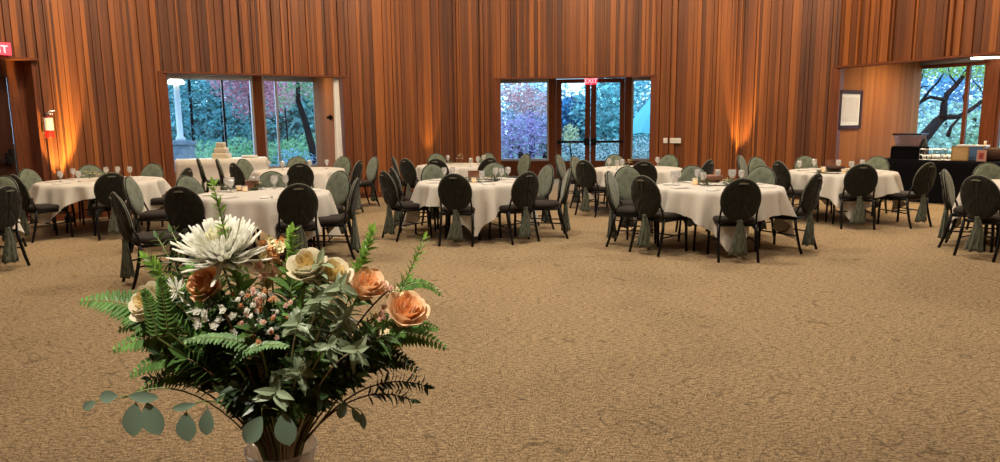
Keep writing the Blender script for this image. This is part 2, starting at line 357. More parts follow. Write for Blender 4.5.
# rest of the room behind the camera
ring = [P[6], v2(9.3, 5.2), v2(8.1, 1.6), v2(5.2, -1.4), v2(1.2, -2.8), v2(-3.2, -2.4), v2(-7.0, -.2), v2(-9.4, 3.4), v2(-9.9, 7.0), P['e']]
for k in range(len(ring)-1):
    mb = MB(); mb.tone = .5; on_line(mb, ring[k], ring[k+1], 0, (ring[k+1]-ring[k]).length, 0, WH, -.1, 0); struct(mb.build('wall_rear_'+'abcdefghijk'[k], 'wall'))
allp = [P['e'], P[0], P[1], P[2], P[3], P[4], P[5]]+ring[:-1]
poly = [tuple(CEN+(p-CEN)*1.02) for p in allp]
mb = MB(); mb.prism(poly, WH, WH+.1); struct(mb.build('ceiling', 'ceil'))
ring2 = [P['e']-nn*.75, P[0]-nn*.6, P[1], O[1], O[2], P[2], P[3], O[3], O[4], P[4], P[5], O[5], O[6]]+ring
mb = MB()
cx = V((.3, 7)); pts = [tuple(p) for p in ring2[:-1]]
for k in range(len(pts)):
    a = pts[k]; b_ = pts[(k+1) % len(pts)]; mb.add([(cx.x, cx.y, 0), (a[0], a[1], 0), (b_[0], b_[1], 0)], [(0, 2, 1)])
# a thick slab below keeps the floor solid
fl = MB(); big = [tuple(CEN+(p-CEN)*1.0) for p in ring2[:-1]]
from mathutils.geometry import tessellate_polygon
tri = tessellate_polygon([[V((p[0], p[1], 0)) for p in big]])
top = [(p[0], p[1], 0) for p in big]; fl.add(top, [tuple(t) for t in tri]); fl.add([(x, y, -.05) for x, y, z in top], [tuple(t)[::-1] for t in tri])
fl.add(top+[(x, y, -.05) for x, y, z in top], [(i, (i+1) % len(top), len(top)+(i+1) % len(top), len(top)+i) for i in range(len(top))])
flo = struct(fl.build('floor', 'carpet'))
import bmesh
bm = bmesh.new(); bm.from_mesh(flo.data); bmesh.ops.remove_doubles(bm, verts=bm.verts, dist=1e-4); bmesh.ops.recalc_face_normals(bm, faces=bm.faces); bm.to_mesh(flo.data); bm.free()

# ------------------------------------------------------------------ banquet chair
def make_chair():
    root = empty('banquet_chair', (0, 0, 0))
    # seat pad
    s = MB(); rr = []
    for (k, z) in ((.90, .425), (1., .435), (1.02, .455), (.99, .478), (.90, .492), (.6, .499), (.2, .501)):
        ring_ = []
        for j in range(28):
            a = 2*pi*j/28; c_, s_ = cos(a), sin(a); ex = .55
            ring_.append((k*.225*math.copysign(abs(c_)**ex, c_), k*.215*math.copysign(abs(s_)**ex, s_)+.01, z))
        rr.append(ring_)
    s.rings(rr); s.build('seat', 'seat', root, True)
    fr = MB(); fr.tube([(-.2, -.19, .41), (.2, -.19, .41), (.205, .20, .41), (-.205, .20, .41)], .019, 8, True); fr.build('seat_frame', 'black_metal', root, True)
    for sx in (-1, 1):
        l = MB(); l.tube([(sx*.19, .12, .41), (sx*.205, .19, .395), (sx*.212, .222, .34), (sx*.214, .228, .2), (sx*.216, .232, .0)], [.016, .018, .018, .017, .016]); l.build('leg', 'black_metal', root, True)
        l = MB(); l.tube([(sx*.205, -.20, .42), (sx*.21, -.215, .30), (sx*.215, -.26, .12), (sx*.217, -.30, .0)], [.018, .018, .017, .016]); l.build('leg', 'black_metal', root, True)
    st = MB(); st.tube([(-.212, -.235, .21), (-.214, .228, .23)], .009); st.tube([(.212, -.235, .21), (.214, .228, .23)], .009)
    st.tube([(-.213, 0, .22), (.213, 0, .22)], .009); st.build('stretcher', 'black_metal', root, True)
    # curved back: local plane tilts backwards
    def bp(x, h, d): return (x, -.225-.10*(h-.45)/.48-.02*sin(pi*min(1, max(0, (h-.45)/.48)))*0+d-.035*(1-(x/.22)**2)*.6, h)
    zc, a, b = .70, .212, .236
    def el(k, j, n): t = 2*pi*j/n; return k*a*sin(t), zc-k*b*cos(t)
    fm = MB(); fm.tube([bp(*el(1.0, j, 36), 0) for j in range(36)], .012, 8, True)
    for sx in (-1, 1): fm.tube([(sx*.205, -.20, .41), (sx*.20, -.212, .5), bp(sx*.196, .62, 0)], .012)
    fm.build('back_frame', 'black_metal', root, True)
    pad = MB(); n = 36
    prof = [(1.0, -.012), (1.02, .0), (.99, .016), (.9, .028), (.7, .034), (.35, .037), (.02, .038)]
    pad.rings([[bp(*el(k, j, n), d) for j in range(n)] for k, d in prof], False, True); fc = pad.build('front_cover', 'sage', root, True); lbl(fc, 'pale sage cloth over the front of the backrest')
    rc = MB(); n = 72
    def pleat(x, h): return .006*sin(x*95/(.35+.9*max(0, (h-.46)/.47)))
    prof = [(1.02, -.008), (1.0, -.022), (.93, -.030), (.75, -.036), (.5, -.040), (.25, -.042), (.02, -.043)]
    rr = []
    for k, d in prof:
        rg = []
        for j in range(n):
            x, h = el(k, j, n)
            low = max(0, (.66-h)/.2)
            rg.append(bp(x*(1-.12*low*low), h-.012*low, d-pleat(x, h)*(1 if k < 1 else .3)-.014*low))
        rr.append(rg[::-1])
    rc.rings(rr, False, True); r_ = rc.build('rear_cover', 'rear', root, True); lbl(r_, 'dark pleated cloth gathered behind the backrest')
    tr = MB(); tr.tube([bp(*el(1.035, j, 36), -.004) for j in range(7, 30)], .0055, 6); tr.build('piping', 'piping', root, True)
    hd = MB(); rr = []
    for y in (-.052, -.046):
        rr.append([bp(.055*cos(2*pi*j/16)*1.0, .892+.010*sin(2*pi*j/16)-.2*(.055*cos(2*pi*j/16))**2*10, y) for j in range(16)])
    hd.rings(rr[::-1]); hd.build('handle', 'piping', root)
    tie = MB(); tie.lathe([(.022, -.022), (.034, -.012), (.030, 0), (.034, .012), (.024, .022)], (0, -.285, .462), 14); tie.build('tie_band', 'tail', root, True)
    tl = MB(); rr = []; n = 40
    for k in range(11):
        t = k/10; z = .455-.36*t; w = .028+.062*t**.8; dp = .022+.03*t; am = .10+.28*t
        rr.append([((w*(1+am*.6*sin(7*2*pi*j/n+t*2)))*cos(2*pi*j/n)+.012*sin(t*5), -.290+.0*t+dp*(1+am*sin(7*2*pi*j/n))*sin(2*pi*j/n), z+(.015*sin(5*2*pi*j/n) if k == 10 else 0)) for j in range(n)])
    tl.rings(rr[::-1]); t_ = tl.build('sash', 'tail', root, True); lbl(t_, 'sage gauze tail hanging behind the seat')
    return root
proto = make_chair()
chair_used = [False]

# ------------------------------------------------------------------ tables
def tc(px, Y):
    d = ray(px, 180); t = Y/d.y; return V((d.x*t, Y))
T = {1: (v2(-6.14, 10.7), .86, 25), 2: (v2(-2.87, 8.4), .78, 85), 3: (v2(-3.67, 12.75), .80, 20), 4: (v2(-.37, 9.8), .78, 48), 5: (v2(-.82, 13.6), .78, 10),
     6: (v2(2.41, 12.14), .76, 30), 7: (v2(2.73, 8.65), .77, 37), 8: (v2(5.39, 10.92), .77, 30), 9: (v2(6.62, 8.45), .77, 20), 10: (v2(-6.6, 7.85), .8, 10)}
TL = {1: 'white cloth on the big round table below the fire extinguisher', 2: 'white cloth on the round table just behind the white chrysanthemum', 3: 'white cloth on the round table nearest the white cake table',
      4: 'white cloth with a corner reaching the carpet, on the round table between bouquet and doors', 5: 'white cloth on the round table against the solid wall beside the glass doors', 6: 'white cloth on the round table in front of the glass double doors',
      7: 'white cloth with a hanging corner on the round table with the wooden bowl', 8: 'white cloth on the round table near the framed certificate', 9: 'white cloth on the round table cut by the frame beside the black buffet', 10: 'white cloth on the round table beside the exit door'}
def round_table(k):
    c, R, rot = T[k]
    t = empty('round_table', (c.x, c.y, 0)); tag(t, TL[k].replace('white cloth', 'folding round table under the cloth', 1).replace(' on the', ', the', 1)[:110], 'table', 'round banquet tables')
    tag(t, 'folding wooden banquet table hidden under the '+TL[k][:0]+TKEY[k], 'table', 'round banquet tables')
    m = MB(); m.lathe([(R-.03, .715), (R-.015, .72), (R-.015, .745), (R-.03, .75)], n=40); m.build('tabletop', 'plywood', t, True)
    for sx in (-1, 1):
        for sy in (-1, 1):
            m = MB(); m.tube([(sx*.3, sy*.28, .712), (sx*.36, sy*.34, .35), (sx*.38, sy*.36, 0)], .015); m.build('leg', 'black_metal', t, True)
    m = MB(); n = 144; rr = []; rnd = random.Random(k*5)
    hs = 1.04; ph = [rnd.uniform(0, 6.3) for _ in range(6)]; r0_ = radians(rot)
    for kk, rd in enumerate((.02, .4, .75, .96, 1.0)): rr.append([(R*rd*cos(2*pi*j/n), R*rd*sin(2*pi*j/n), .757 if kk < 4 else .754) for j in range(n)])
    steps = 10
    for s_ in range(1, steps+1):
        f = s_/steps; rg = []
        for j in range(n):
            a = 2*pi*j/n; d = min(hs/max(abs(cos(a-r0_)), abs(sin(a-r0_))), 1.42)-R
            d = min(d, .735)
            z = .750-d*f
            fold = (.5+.5*sin(13*a+ph[0]+.8*sin(3*a+ph[4]))+.45*sin(23*a+ph[1]+sin(2*a+ph[5]))+.25*sin(5*a+ph[2]))*.12*f**.9*(.5+d)
            r = R+.012+fold+.03*f*d
            corner = max(0, (d-.45)/.3); r += .045*corner*f*sin(24*a+ph[3])
            rg.append((r*cos(a), r*sin(a), z))
        rr.append(rg)
    m.rings(rr, True, False)
    o = m.build('tablecloth', 'cloth', None, True, (c.x, c.y, 0)); tag(o, TL[k], 'tablecloth', 'round white tablecloths')
TKEY = {1: 'cloth below the fire extinguisher', 2: 'cloth just behind the white chrysanthemum', 3: 'cloth nearest the cake table', 4: 'long-cornered cloth between bouquet and doors', 5: 'cloth against the wall beside the doors',
        6: 'cloth in front of the glass doors', 7: 'cloth with the wooden bowl', 8: 'cloth near the framed certificate', 9: 'cut-off cloth beside the black buffet', 10: 'cloth beside the exit door'}
for k in T: round_table(k)

# ------------------------------------------------------------------ chairs: (table, picture column of its back, near/far side, distance of the back from table centre, turn in degrees, label)
CH = [
 (10, 2, 'n', 1.12, 0, 'dark-backed banquet chair at the very edge beside the exit, back turned to us'),
 (10, 2, 'f', 1.30, 0, 'sage-fronted banquet chair cut by the frame below the exit door'),
 (1, 20, 'n', 1.22, -8, 'banquet chair seen from its side, first at the table below the extinguisher'),
 (1, 32, 'f', 1.22, 0, 'sage banquet chair facing us below the dark exit door'),
 (1, 92, 'f', 1.26, 0, 'sage banquet chair facing us behind the white flowers below the extinguisher'),
 (1, 153, 'f', 1.22, 0, 'sage banquet chair facing us between the extinguisher wall and the garden window'),
 (1, 112, 'n', 1.20, 0, 'black-backed banquet chair in front of the table below the extinguisher'),
 (1, 185, 'n', 1.30, 0, 'dark-rimmed banquet chair half behind a sage one, below the window corner'),
 (2, 121, 'n', 1.80, -22, 'banquet chair seen edge-on with its gauze tail nearly on the carpet, beyond the fern'),
 (2, 134, 'f', 1.85, 20, 'sage oval-backed banquet chair just beyond the edge-on chair above the fern'),
 (2, 183, 'n', 1.12, 24, 'dark-backed banquet chair directly behind the leafy dark sprig of the bouquet'),
 (2, 297, 'n', 1.06, -12, 'dark-backed banquet chair right above the cream flowers'),
 (2, 352, 'n', 1.13, 14, 'banquet chair seen from its side above the peach rose, seat toward the table'),
 (2, 338, 'f', 1.26, 0, 'sage banquet chair turned three-quarters, above the upright green sprig'),
 (2, 190, 'f', 1.22, 0, 'sage banquet chair facing us behind two glasses, below the lamp column'),
 (2, 272, 'f', 1.14, 0, 'sage banquet chair facing us behind the flower wreath with glasses before it'),
 (3, 204, 'f', 2.45, 50, 'narrow dark-rimmed banquet chair edge-on before the cake table front'),
 (3, 223, 'f', 1.80, 42, 'slim edge-on banquet chair just below the cake'),
 (3, 239, 'n', 1.20, 0, 'black-backed banquet chair under the cake table corner'),
 (3, 247, 'f', 1.24, 0, 'sage banquet chair facing us against the cake table cloth'),
 (3, 301, 'n', 1.16, 0, 'black-backed banquet chair below the thin garden window post'),
 (3, 299, 'f', 1.20, 0, 'sage banquet chair facing us under the garden window tree trunk'),
 (3, 343, 'f', 1.20, 0, 'sage banquet chair facing us beside the white curtain'),
 (3, 357, 'n', 1.30, 18, 'dark-rimmed banquet chair turned to the table by the white curtain'),
 (3, 373, 'f', 1.40, 6, 'edge-on pale-rimmed banquet chair alone before the solid wall'),
 (4, 389, 'n', 1.20, 16, 'banquet chair seen from its side with brown seat, frontmost of the row before the wall'),
 (4, 397, 'f', 1.20, 38, 'banquet chair tucked behind the frontmost side-on chair of that row'),
 (5, 398, 'f', 1.16, 0, 'banquet chair side-on against the cedar wall, rearmost pair, outer one'),
 (5, 409, 'n', 1.22, 0, 'bluish-lit banquet chair side-on against the cedar wall, rearmost pair, inner one'),
 (4, 455, 'n', 1.00, 3, 'dark-backed banquet chair centred in front of the long-cornered tablecloth'),
 (4, 525, 'n', 1.06, -6, 'dark-backed banquet chair angled toward the long-cornered tablecloth'),
 (4, 434, 'f', 1.20, 0, 'sage banquet chair facing us behind two wine glasses of the middle table'),
 (4, 494, 'f', 1.22, 0, 'sage banquet chair facing us behind the three glasses of the middle table'),
 (4, 545, 'f', 1.18, 0, 'grey-sage oval banquet chair below the first glass door panel'),
 (4, 565, 'n', 1.30, 12, 'edge-on banquet chair with pale rim in front of the doors'),
 (5, 438, 'n', 1.10, 0, 'dark arc-backed banquet chair hidden behind a sage one, at the rear wall table'),
 (5, 438, 'f', 1.15, 0, 'sage banquet chair facing us at the rear table by the orange-lit boards'),
 (5, 488, 'n', 1.10, 0, 'dark arc-backed banquet chair beside the decanter of the rear wall table'),
 (5, 487, 'f', 1.15, 0, 'sage banquet chair facing us at the rear table next to the frosted pane'),
 (5, 524, 'f', 1.40, 10, 'narrow banquet chair standing side-on before the frosted window pane'),
 (6, 586, 'n', 1.12, 12, 'black-backed banquet chair with hanging gauze before the glass double doors'),
 (6, 561, 'f', 1.85, 25, 'narrow banquet chair edge-on beside the door threshold'),
 (6, 577, 'f', 1.20, 0, 'small sage banquet chair under the push bar of the first door'),
 (6, 615, 'f', 1.15, 0, 'small sage banquet chair below the second glass door'),
 (6, 667, 'f', 1.15, 0, 'sage banquet chair facing us below the white wall plates'),
 (6, 643, 'n', 1.08, 0, 'black-backed banquet chair between the two tables before the doors'),
 (6, 705, 'n', 1.28, 0, 'dark and sage banquet chair turned side-on by the cedar wall beside the wall plates'),
 (7, 613, 'f', 1.25, -14, 'banquet chair edge-on with sage rim, outermost at the wooden bowl table'),
 (7, 628, 'f', 1.42, -28, 'sage oval banquet chair beside the edge-on one at the wooden bowl table'),
 (7, 646, 'n', 1.12, 12, 'streaked dark-backed banquet chair angled in front of the wooden bowl table'),
 (7, 741, 'n', 1.04, 0, 'large dark-backed banquet chair, frontmost before the wooden bowl table'),
 (7, 811, 'n', 1.06, -22, 'banquet chair seen from its side at the frontmost table, dark seat toward the cloth'),
 (7, 693, 'f', 1.14, 0, 'sage banquet chair facing us behind the wine glass of the wooden bowl table'),
 (7, 760, 'f', 1.16, 0, 'sage banquet chair facing us before the orange-lit strip of wall'),
 (8, 781, 'n', 1.06, 0, 'black-backed banquet chair between the wooden bowl table and the certificate table'),
 (8, 757, 'f', 1.36, -20, 'small sage banquet chair facing us right under the orange-lit boards'),
 (8, 742, 'f', 1.95, 25, 'thin edge-on banquet chair against the orange-lit boards'),
 (8, 860, 'n', 1.10, 0, 'dark-backed banquet chair centred before the certificate table'),
 (8, 923, 'n', 1.20, -12, 'banquet chair angled in front of the black buffet, seat toward its table'),
 (8, 805, 'f', 1.15, 0, 'sage banquet chair facing us behind the bowl of the certificate table'),
 (8, 874, 'f', 1.18, 0, 'sage banquet chair facing us at the end of the black buffet'),
 (9, 949, 'n', 1.08, -38, 'banquet chair edge-on before the black buffet cloth'),
 (9, 981, 'n', 1.50, -8, 'dark-backed banquet chair cut close to the frame edge below the buffet'),
 (9, 988, 'f', 1.22, 0, 'pale sage banquet chair facing us below the tan menu card'),
]
def place_chair(tk, px, sidec, rb, turn, label):
    c, R, _ = T[tk]; d = ray(px, 190); d = V((d.x, d.y)).normalized()
    b = c.dot(d); perp = c-d*b; disc = rb*rb-perp.length_squared
    if disc < 0: pt = d*b
    else: pt = d*(b-sqrt(disc)) if sidec == 'n' else d*(b+sqrt(disc))
    to = c-pt; ang = atan2(to.y, to.x)-pi/2+radians(turn)
    f = V((-sin(ang), cos(ang))); org = pt+f*.28
    if not chair_used[0]: o = proto; chair_used[0] = True
    else: o = copy_tree(proto)
    o.location = (org.x, org.y, 0); o.rotation_euler = (0, 0, ang)
    tag(o, label, 'chair', 'cloth-draped banquet chairs around the tables')
    return o
for c_ in CH: place_chair(*c_)

# ------------------------------------------------------------------ lights
def wall_pt(A, B, px, z): t_ = line_t(A, B, px); p = A+(B-A).normalized()*t_; return V((p.x, p.y, z)), inward(A, B)
w = bpy.data.worlds.new('sky'); bpy.context.scene.world = w; w.use_nodes = True
bg = w.node_tree.nodes['Background']; bg.inputs[0].default_value = (.46, .73, 1., 1); bg.inputs[1].default_value = 3.7
def area(name, loc, size, power, col, rot=(0, 0, 0), spread=pi):
    l = bpy.data.lights.new(name, 'AREA'); l.shape = 'DISK'; l.size = size; l.energy = power; l.color = col; l.spread = spread
    o = bpy.data.objects.new(name, l); C.objects.link(o); o.location = loc; o.rotation_euler = rot; return o
WARM = (1., .86, .66)
for (x, y, p) in ((-4.2, 5.2, 60), (.4, 4.6, 85), (4.6, 5.2, 70), (-4.2, 9.3, 75), (0.2, 8.0, 110), (4.3, 9.3, 80), (-1.8, 11.6, 52), (2.6, 11.4, 46), (-.3, .4, 28)):
    area('ceiling_lamp_light', (x, y, WH-.15), .45, p, WARM)
for (x, y, a) in ((-5.2, 10.1, 0), (-1.9, 12.2, 0), (1.7, 13.0, 0), (4.4, 11.4, 0), (6.2, 8.8, 0), (-6.3, 8.2, 0)):   # wall washers
    d = (V((x, y))-CEN).normalized(); l = area('wall_washer_light', (x, y, WH-.12), .35, 80, (1., .78, .50)); t = V((d.x*1.0, d.y*1.0, -.8)); l.rotation_euler = t.to_track_quat('-Z', 'Y').to_euler()
for i, j, p in ((1, 2, 50), (3, 4, 20), (5, 6, 130)):   # recessed lamps in the alcove ceilings
    for f in (.2, .5, .8):
        c_ = (P[i].lerp(P[j], f)+O[i].lerp(O[j], f))/2; area('alcove_lamp_light', (c_.x, c_.y, 2.80), .2, p/3, (1., .74, .42))
for px, A_, B_, lb in ((55, P[0], P[1], 'small floor uplight at the cedar wall below the fire extinguisher'), (428, P[2], P[3], 'small floor uplight behind the rear wall table'), (741, P[4], P[5], 'small floor uplight behind the wooden bowl table')):
    q_, nn_ = wall_pt(A_, B_, px, .1); t = empty('uplight', (q_.x+nn_.x*.42, q_.y+nn_.y*.42, 0)); tag(t, lb, 'uplight')
    m = MB(); m.lathe([(.07, 0), (.075, .01), (.075, .10), (.065, .10), (.06, .03), (.002, .03)], n=18); m.build('housing', 'black_metal', t, True); m = MB(); m.lathe([(.05, .031), (.05, .04)], n=16); m.build('lens', 'lamp', t)
    l = bpy.data.lights.new('uplight_beam', 'SPOT'); l.energy = {55: 900, 428: 160, 741: 650}[px]; l.color = (1., .62, .18); l.spot_size = radians(30 if px == 55 else 22); l.spot_blend = .4; l.shadow_soft_size = .04
    o = bpy.data.objects.new('uplight_beam', l); C.objects.link(o); o.location = (q_.x+nn_.x*.42, q_.y+nn_.y*.42, .13); o.rotation_euler = V((-nn_.x*.24, -nn_.y*.24, 1)).to_track_quat('-Z', 'Y').to_euler()
sc = bpy.context.scene
sc.view_settings.view_transform = 'Standard'; sc.view_settings.look = 'None'; sc.view_settings.gamma = 1; sc.view_settings.use_curve_mapping = False
sc.view_settings.exposure = .3
#PART2
# ------------------------------------------------------------------ outside
g = MB(); g.lathe([(60, -.12), (60, -.07)], (0, 20, 0), 40); M['lawn'] = simple('damp lawn', (.05, .12, .06), .9, noise=.4, nscale=.8); struct(g.build('ground_outside', 'lawn'))
def leafcloud(mb, blobs, n, size, rnd, flat=.35):
    tot = sum(b[1][0]*b[1][1]*b[1][2] for b in blobs)
    for c, r in blobs:
        k = max(20, int(n*r[0]*r[1]*r[2]/tot))
        for _ in range(k):
            u = V((rnd.gauss(0, 1), rnd.gauss(0, 1), rnd.gauss(0, 1))).normalized()*(rnd.random()**flat)
            p = V((c[0]+u.x*r[0], c[1]+u.y*r[1], c[2]+u.z*r[2]))
            if p.z < .02: continue
            a = V((rnd.gauss(0, 1), rnd.gauss(0, 1), rnd.gauss(0, .6))).normalized(); b = a.cross(V((rnd.gauss(0, 1), rnd.gauss(0, 1), rnd.gauss(0, 1)))).normalized()
            s = size*rnd.uniform(.6, 1.3); mb.tone = rnd.random()
            mb.add([p-a*s, p+b*s*.5, p+a*s, p-b*s*.5], [(0, 1, 2, 3)])
def at_g(px, Y): d = ray(px, 120); return V((d.x*Y/d.y, Y))
def tree(name, px, Y, blobs, col, n, size, label, cat='tree', group=None, trunk=None, seed=0, flat=.35, var=.4, tz=1.6, tr=.12):
    """blobs: (dx m, z, rx, rz) around the trunk"""
    c = at_g(px, Y); rnd = random.Random(seed); t = empty(name, (c.x, c.y, 0)); tag(t, label, cat, group)
    m = MB(); leafcloud(m, [((b[0], (b[4] if len(b) > 4 else 0), b[1]), (b[2], b[2], b[3])) for b in blobs], n, size, rnd, flat)
    m.build('foliage', leaf_mat(name+' leaf', tuple(c_*.68 for c_ in col), var), t)
    m = MB(); m.tube(trunk or [(0, 0, -.07), (.05, 0, tz*.5), (0, 0, tz)], [tr, tr*.8, tr*.6][:3] if not trunk else [tr*(1-.6*i/(len(trunk)-1)) for i in range(len(trunk))])
    m.build('trunk', 'bark', t, True)
    return t
M['bark'] = simple('bark', (.012, .012, .014), .9, spec=.1, noise=.3, nscale=10)
def spruce(px, Y, h, r, seed, label):
    c = at_g(px, Y); rnd = random.Random(seed); t = empty('blue_spruce', (c.x, c.y, 0)); tag(t, label, 'tree')
    m = MB()
    lv = 15
    for k in range(lv):
        f = k/lv; z = .4+(h-.5)*f; R = r*(1-f)**.8+.1
        nb_ = 11
        for j in range(nb_):
            a = 2*pi*(j+rnd.random())/nb_; L_ = R*rnd.uniform(.75, 1.1)
            for i in range(26):
                s = rnd.random()**.6; p = V((cos(a)*L_*s, sin(a)*L_*s, z+.16*sin(pi*s)-.28*s*s*R+rnd.gauss(0, .05))); p += V((rnd.gauss(0, .09), rnd.gauss(0, .09), 0))
                if p.z < .05: continue
                d = V((cos(a)+rnd.gauss(0, .6), sin(a)+rnd.gauss(0, .6), rnd.gauss(0, .3))).normalized(); q_ = d.cross(V((rnd.gauss(0, .4), 0, 1))).normalized()
                m.tone = min(1, max(0, .5*s+rnd.uniform(0, .5))); L2 = rnd.uniform(.10, .2); m.add([p-d*L2, p+q_*.03, p+d*L2, p-q_*.03], [(0, 1, 2, 3)])
    m.build('foliage', leaf_mat('spruce needles', (.14, .36, .40), .8, .3), t)
    m = MB(); m.tube([(0, 0, -.07), (0, 0, h*.5), (0, 0, h-.3)], [.06, .04, .01]); m.build('trunk', 'bark', t, True)
spruce(192, 25, 8.5, 2.3, 1, 'tall blue spruce behind the lamp column outside the garden window')
spruce(222, 28, 8.5, 2.6, 2, 'blue spruce standing between the lamp column and the pink maple')
spruce(150, 27, 8, 2.4, 3, 'blue spruce mostly hidden by the window edge behind the lamp column')
PINK = (.92, .40, .50)
tree('maple_tree', 250, 23, [(-.4, 3.0, .9, .8), (.3, 3.4, 1.0, .8), (.8, 2.6, .8, .7), (-.1, 2.1, .5, .4)], PINK, 4200, .06, 'pink-red maple tree seen across the wooden window mullion', 'tree', None, seed=5, tz=2.6, tr=.04)
tree('maple_tree', 285, 26, [(0, 3.2, 1.2, .9), (-.8, 2.4, .8, .6)], PINK, 2600, .065, 'pink maple tree behind the second garden window pane', 'tree', None, seed=6, tz=2.6, tr=.04)
GR = (.34, .66, .34)
for i, (px, Y, rx, z, lb) in enumerate([(204, 21.5, 1.0, .75, 'round green shrub beside the stone pedestal outside'), (236, 22.3, .9, .8, 'round green shrub behind the tiered cake'), (262, 22.5, .8, .6, 'green shrub directly behind the wooden mullion'),
                                      (283, 22.0, .9, .75, 'green shrub outside at the thin second mullion'), (310, 23.5, 1.1, .9, 'green shrub at the foot of the leaning garden tree')]):
    tree('garden_shrub', px, Y, [(0, z*.75, rx, z*.75), (rx*.5, z*.6, rx*.6, z*.6)], GR, 1700, .05, lb, 'shrub', None, seed=10+i, tz=.5, tr=.04)
tree('lavender_shrub', 292, 20.6, [(0, .45, .7, .45)], (.35, .60, .85), 900, .035, 'low bluish flowering shrub close outside the garden window', 'shrub', None, seed=20, tz=.3, tr=.03)
tree('garden_tree', 304, 21.3, [(-.1, 3.1, .7, .7), (.5, 2.7, .6, .7), (-.5, 2.3, .4, .3)], (.34, .58, .30), 1500, .05, 'garden tree with dark leaning trunk outside the second garden pane', 'tree', None, seed=21,
     trunk=[(.35, 0, -.07), (.22, 0, .8), (.05, 0, 1.6), (-.15, 0, 2.3), (-.1, 0, 3.0)], tr=.14)
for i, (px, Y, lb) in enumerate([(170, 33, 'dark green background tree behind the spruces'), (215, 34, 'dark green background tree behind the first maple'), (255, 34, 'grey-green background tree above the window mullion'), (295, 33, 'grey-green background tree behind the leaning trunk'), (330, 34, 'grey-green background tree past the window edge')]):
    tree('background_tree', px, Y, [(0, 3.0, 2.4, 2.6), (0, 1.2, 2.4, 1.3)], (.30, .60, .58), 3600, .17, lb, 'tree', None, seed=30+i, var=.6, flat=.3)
# lamp column
c = at_g(179, 18.6); t = empty('lamp_column', (c.x, c.y, 0)); tag(t, 'pale lamp column on a grey stone pedestal outside the garden window', 'lamp')
M['stone'] = simple('grey stone', (.16, .20, .26), .8, noise=.3, nscale=6); M['pale'] = simple('pale column', (.5, .52, .55), .6)
m = MB(); m.box((-.28, -.2, -.07), (.28, .2, 1.08)); m.box((-.32, -.24, 1.08), (.32, .24, 1.17)); m.build('pedestal', 'stone', t)
m = MB(); m.lathe([(.12, 1.17), (.12, 1.25), (.075, 1.3), (.07, 2.6), (.09, 2.65)], n=16); m.build('post', 'pale', t, True)
m = MB(); m.lathe([(.03, 2.65), (.20, 2.66), (.22, 2.70), (.17, 2.76), (.05, 2.85), (.02, 2.9)], n=18); m.build('lamp_head', 'lamp', t, True)
# outside the doors
tree('plum_shrub', 519, 23.5, [(0, 1.0, 1.0, .9), (.5, 1.4, .8, .6), (-.7, 1.2, .6, .8)], (.62, .45, .80), 2600, .05, 'purple-leaved shrub behind the frosted first door sidelight', 'shrub', None, seed=41, tz=.8, var=.6)
tree('autumn_tree', 531, 25, [(0, 2.2, .9, .5), (-.5, 2.6, .7, .4)], (.90, .50, .50), 1300, .06, 'small rusty-pink autumn tree behind the first door sidelight', 'tree', None, seed=42, tz=2.)
for i, (px, Y, z, rx, col, lb) in enumerate([(510, 30, 2.2, 2.0, (.6, .75, .85), 'silvery tree at the edge of the first door sidelight'), (545, 31, 1.9, 1.7, (.6, .75, .85), 'silvery tree behind the first door post'), (574, 28, 1.45, .95, (.08, .32, .58), 'deep blue conifer behind the first glass door'),
                                         (604, 27, 1.8, 1.3, (.28, .66, .68), 'teal tree filling the second glass door'), (640, 30, 2.2, 1.8, (.30, .66, .72), 'teal tree behind the patio umbrella'), (618, 32, 2.4, 1.6, (.40, .74, .78), 'pale teal tree between the second door and umbrella')]):
    tree('patio_tree', px, Y, [(0, z, rx, z*.8), (.4, z*.5, rx, z*.5)], col, 3000, .12, lb, 'tree', None, seed=50+i, var=.65, flat=.3)
tree('flowering_shrub', 570, 22.5, [(0, 1.15, .3, .35)], (.75, .78, .45), 260, .05, 'cream flowering shrub behind the first glass door', 'shrub', None, seed=60, tz=.9, tr=.03)
for i, (px, Y, lb) in enumerate([(573, 23.5, 'low grey shrub below the cream flowers'), (604, 22.5, 'low pale green shrub behind the second door'), (642, 23.5, 'low shrub under the patio umbrella')]):
    tree('patio_shrub', px, Y, [(0, .5, .9, .55), (.5, .4, .6, .4)], (.65, .75, .75), 1300, .045, lb, 'shrub', None, seed=70+i, tz=.4, tr=.03, var=.6)
c = at_g(664, 21.5); t = empty('patio_umbrella', (c.x, c.y, 0)); tag(t, 'large turquoise patio umbrella outside the narrow sidelight', 'umbrella')
M['teal'] = simple('turquoise canvas', (.10, .40, .44), .8)
m = MB(); n = 16; m.rings([[(r*cos(2*pi*j/n), r*sin(2*pi*j/n), z-(.05 if j % 2 else 0)*r) for j in range(n)] for r, z in ((1.25, 1.22), (.85, 1.75), (.4, 2.3), (.03, 2.72), (.02, 2.70), (.39, 2.28), (.84, 1.73), (1.23, 1.2))], False, False); m.build('canopy', 'teal', t)
m = MB(); m.lathe([(.25, -.07), (.25, .02), (.03, .06), (.025, 2.74)], n=12); m.build('pole', 'steel', t, True)
for j in range(8):
    a = 2*pi*j/8; m = MB(); m.tube([(.02*cos(a), .02*sin(a), 2.66), (1.22*cos(a), 1.22*sin(a), 1.19)], .008, 6); m.build('rib', 'black_metal', t)
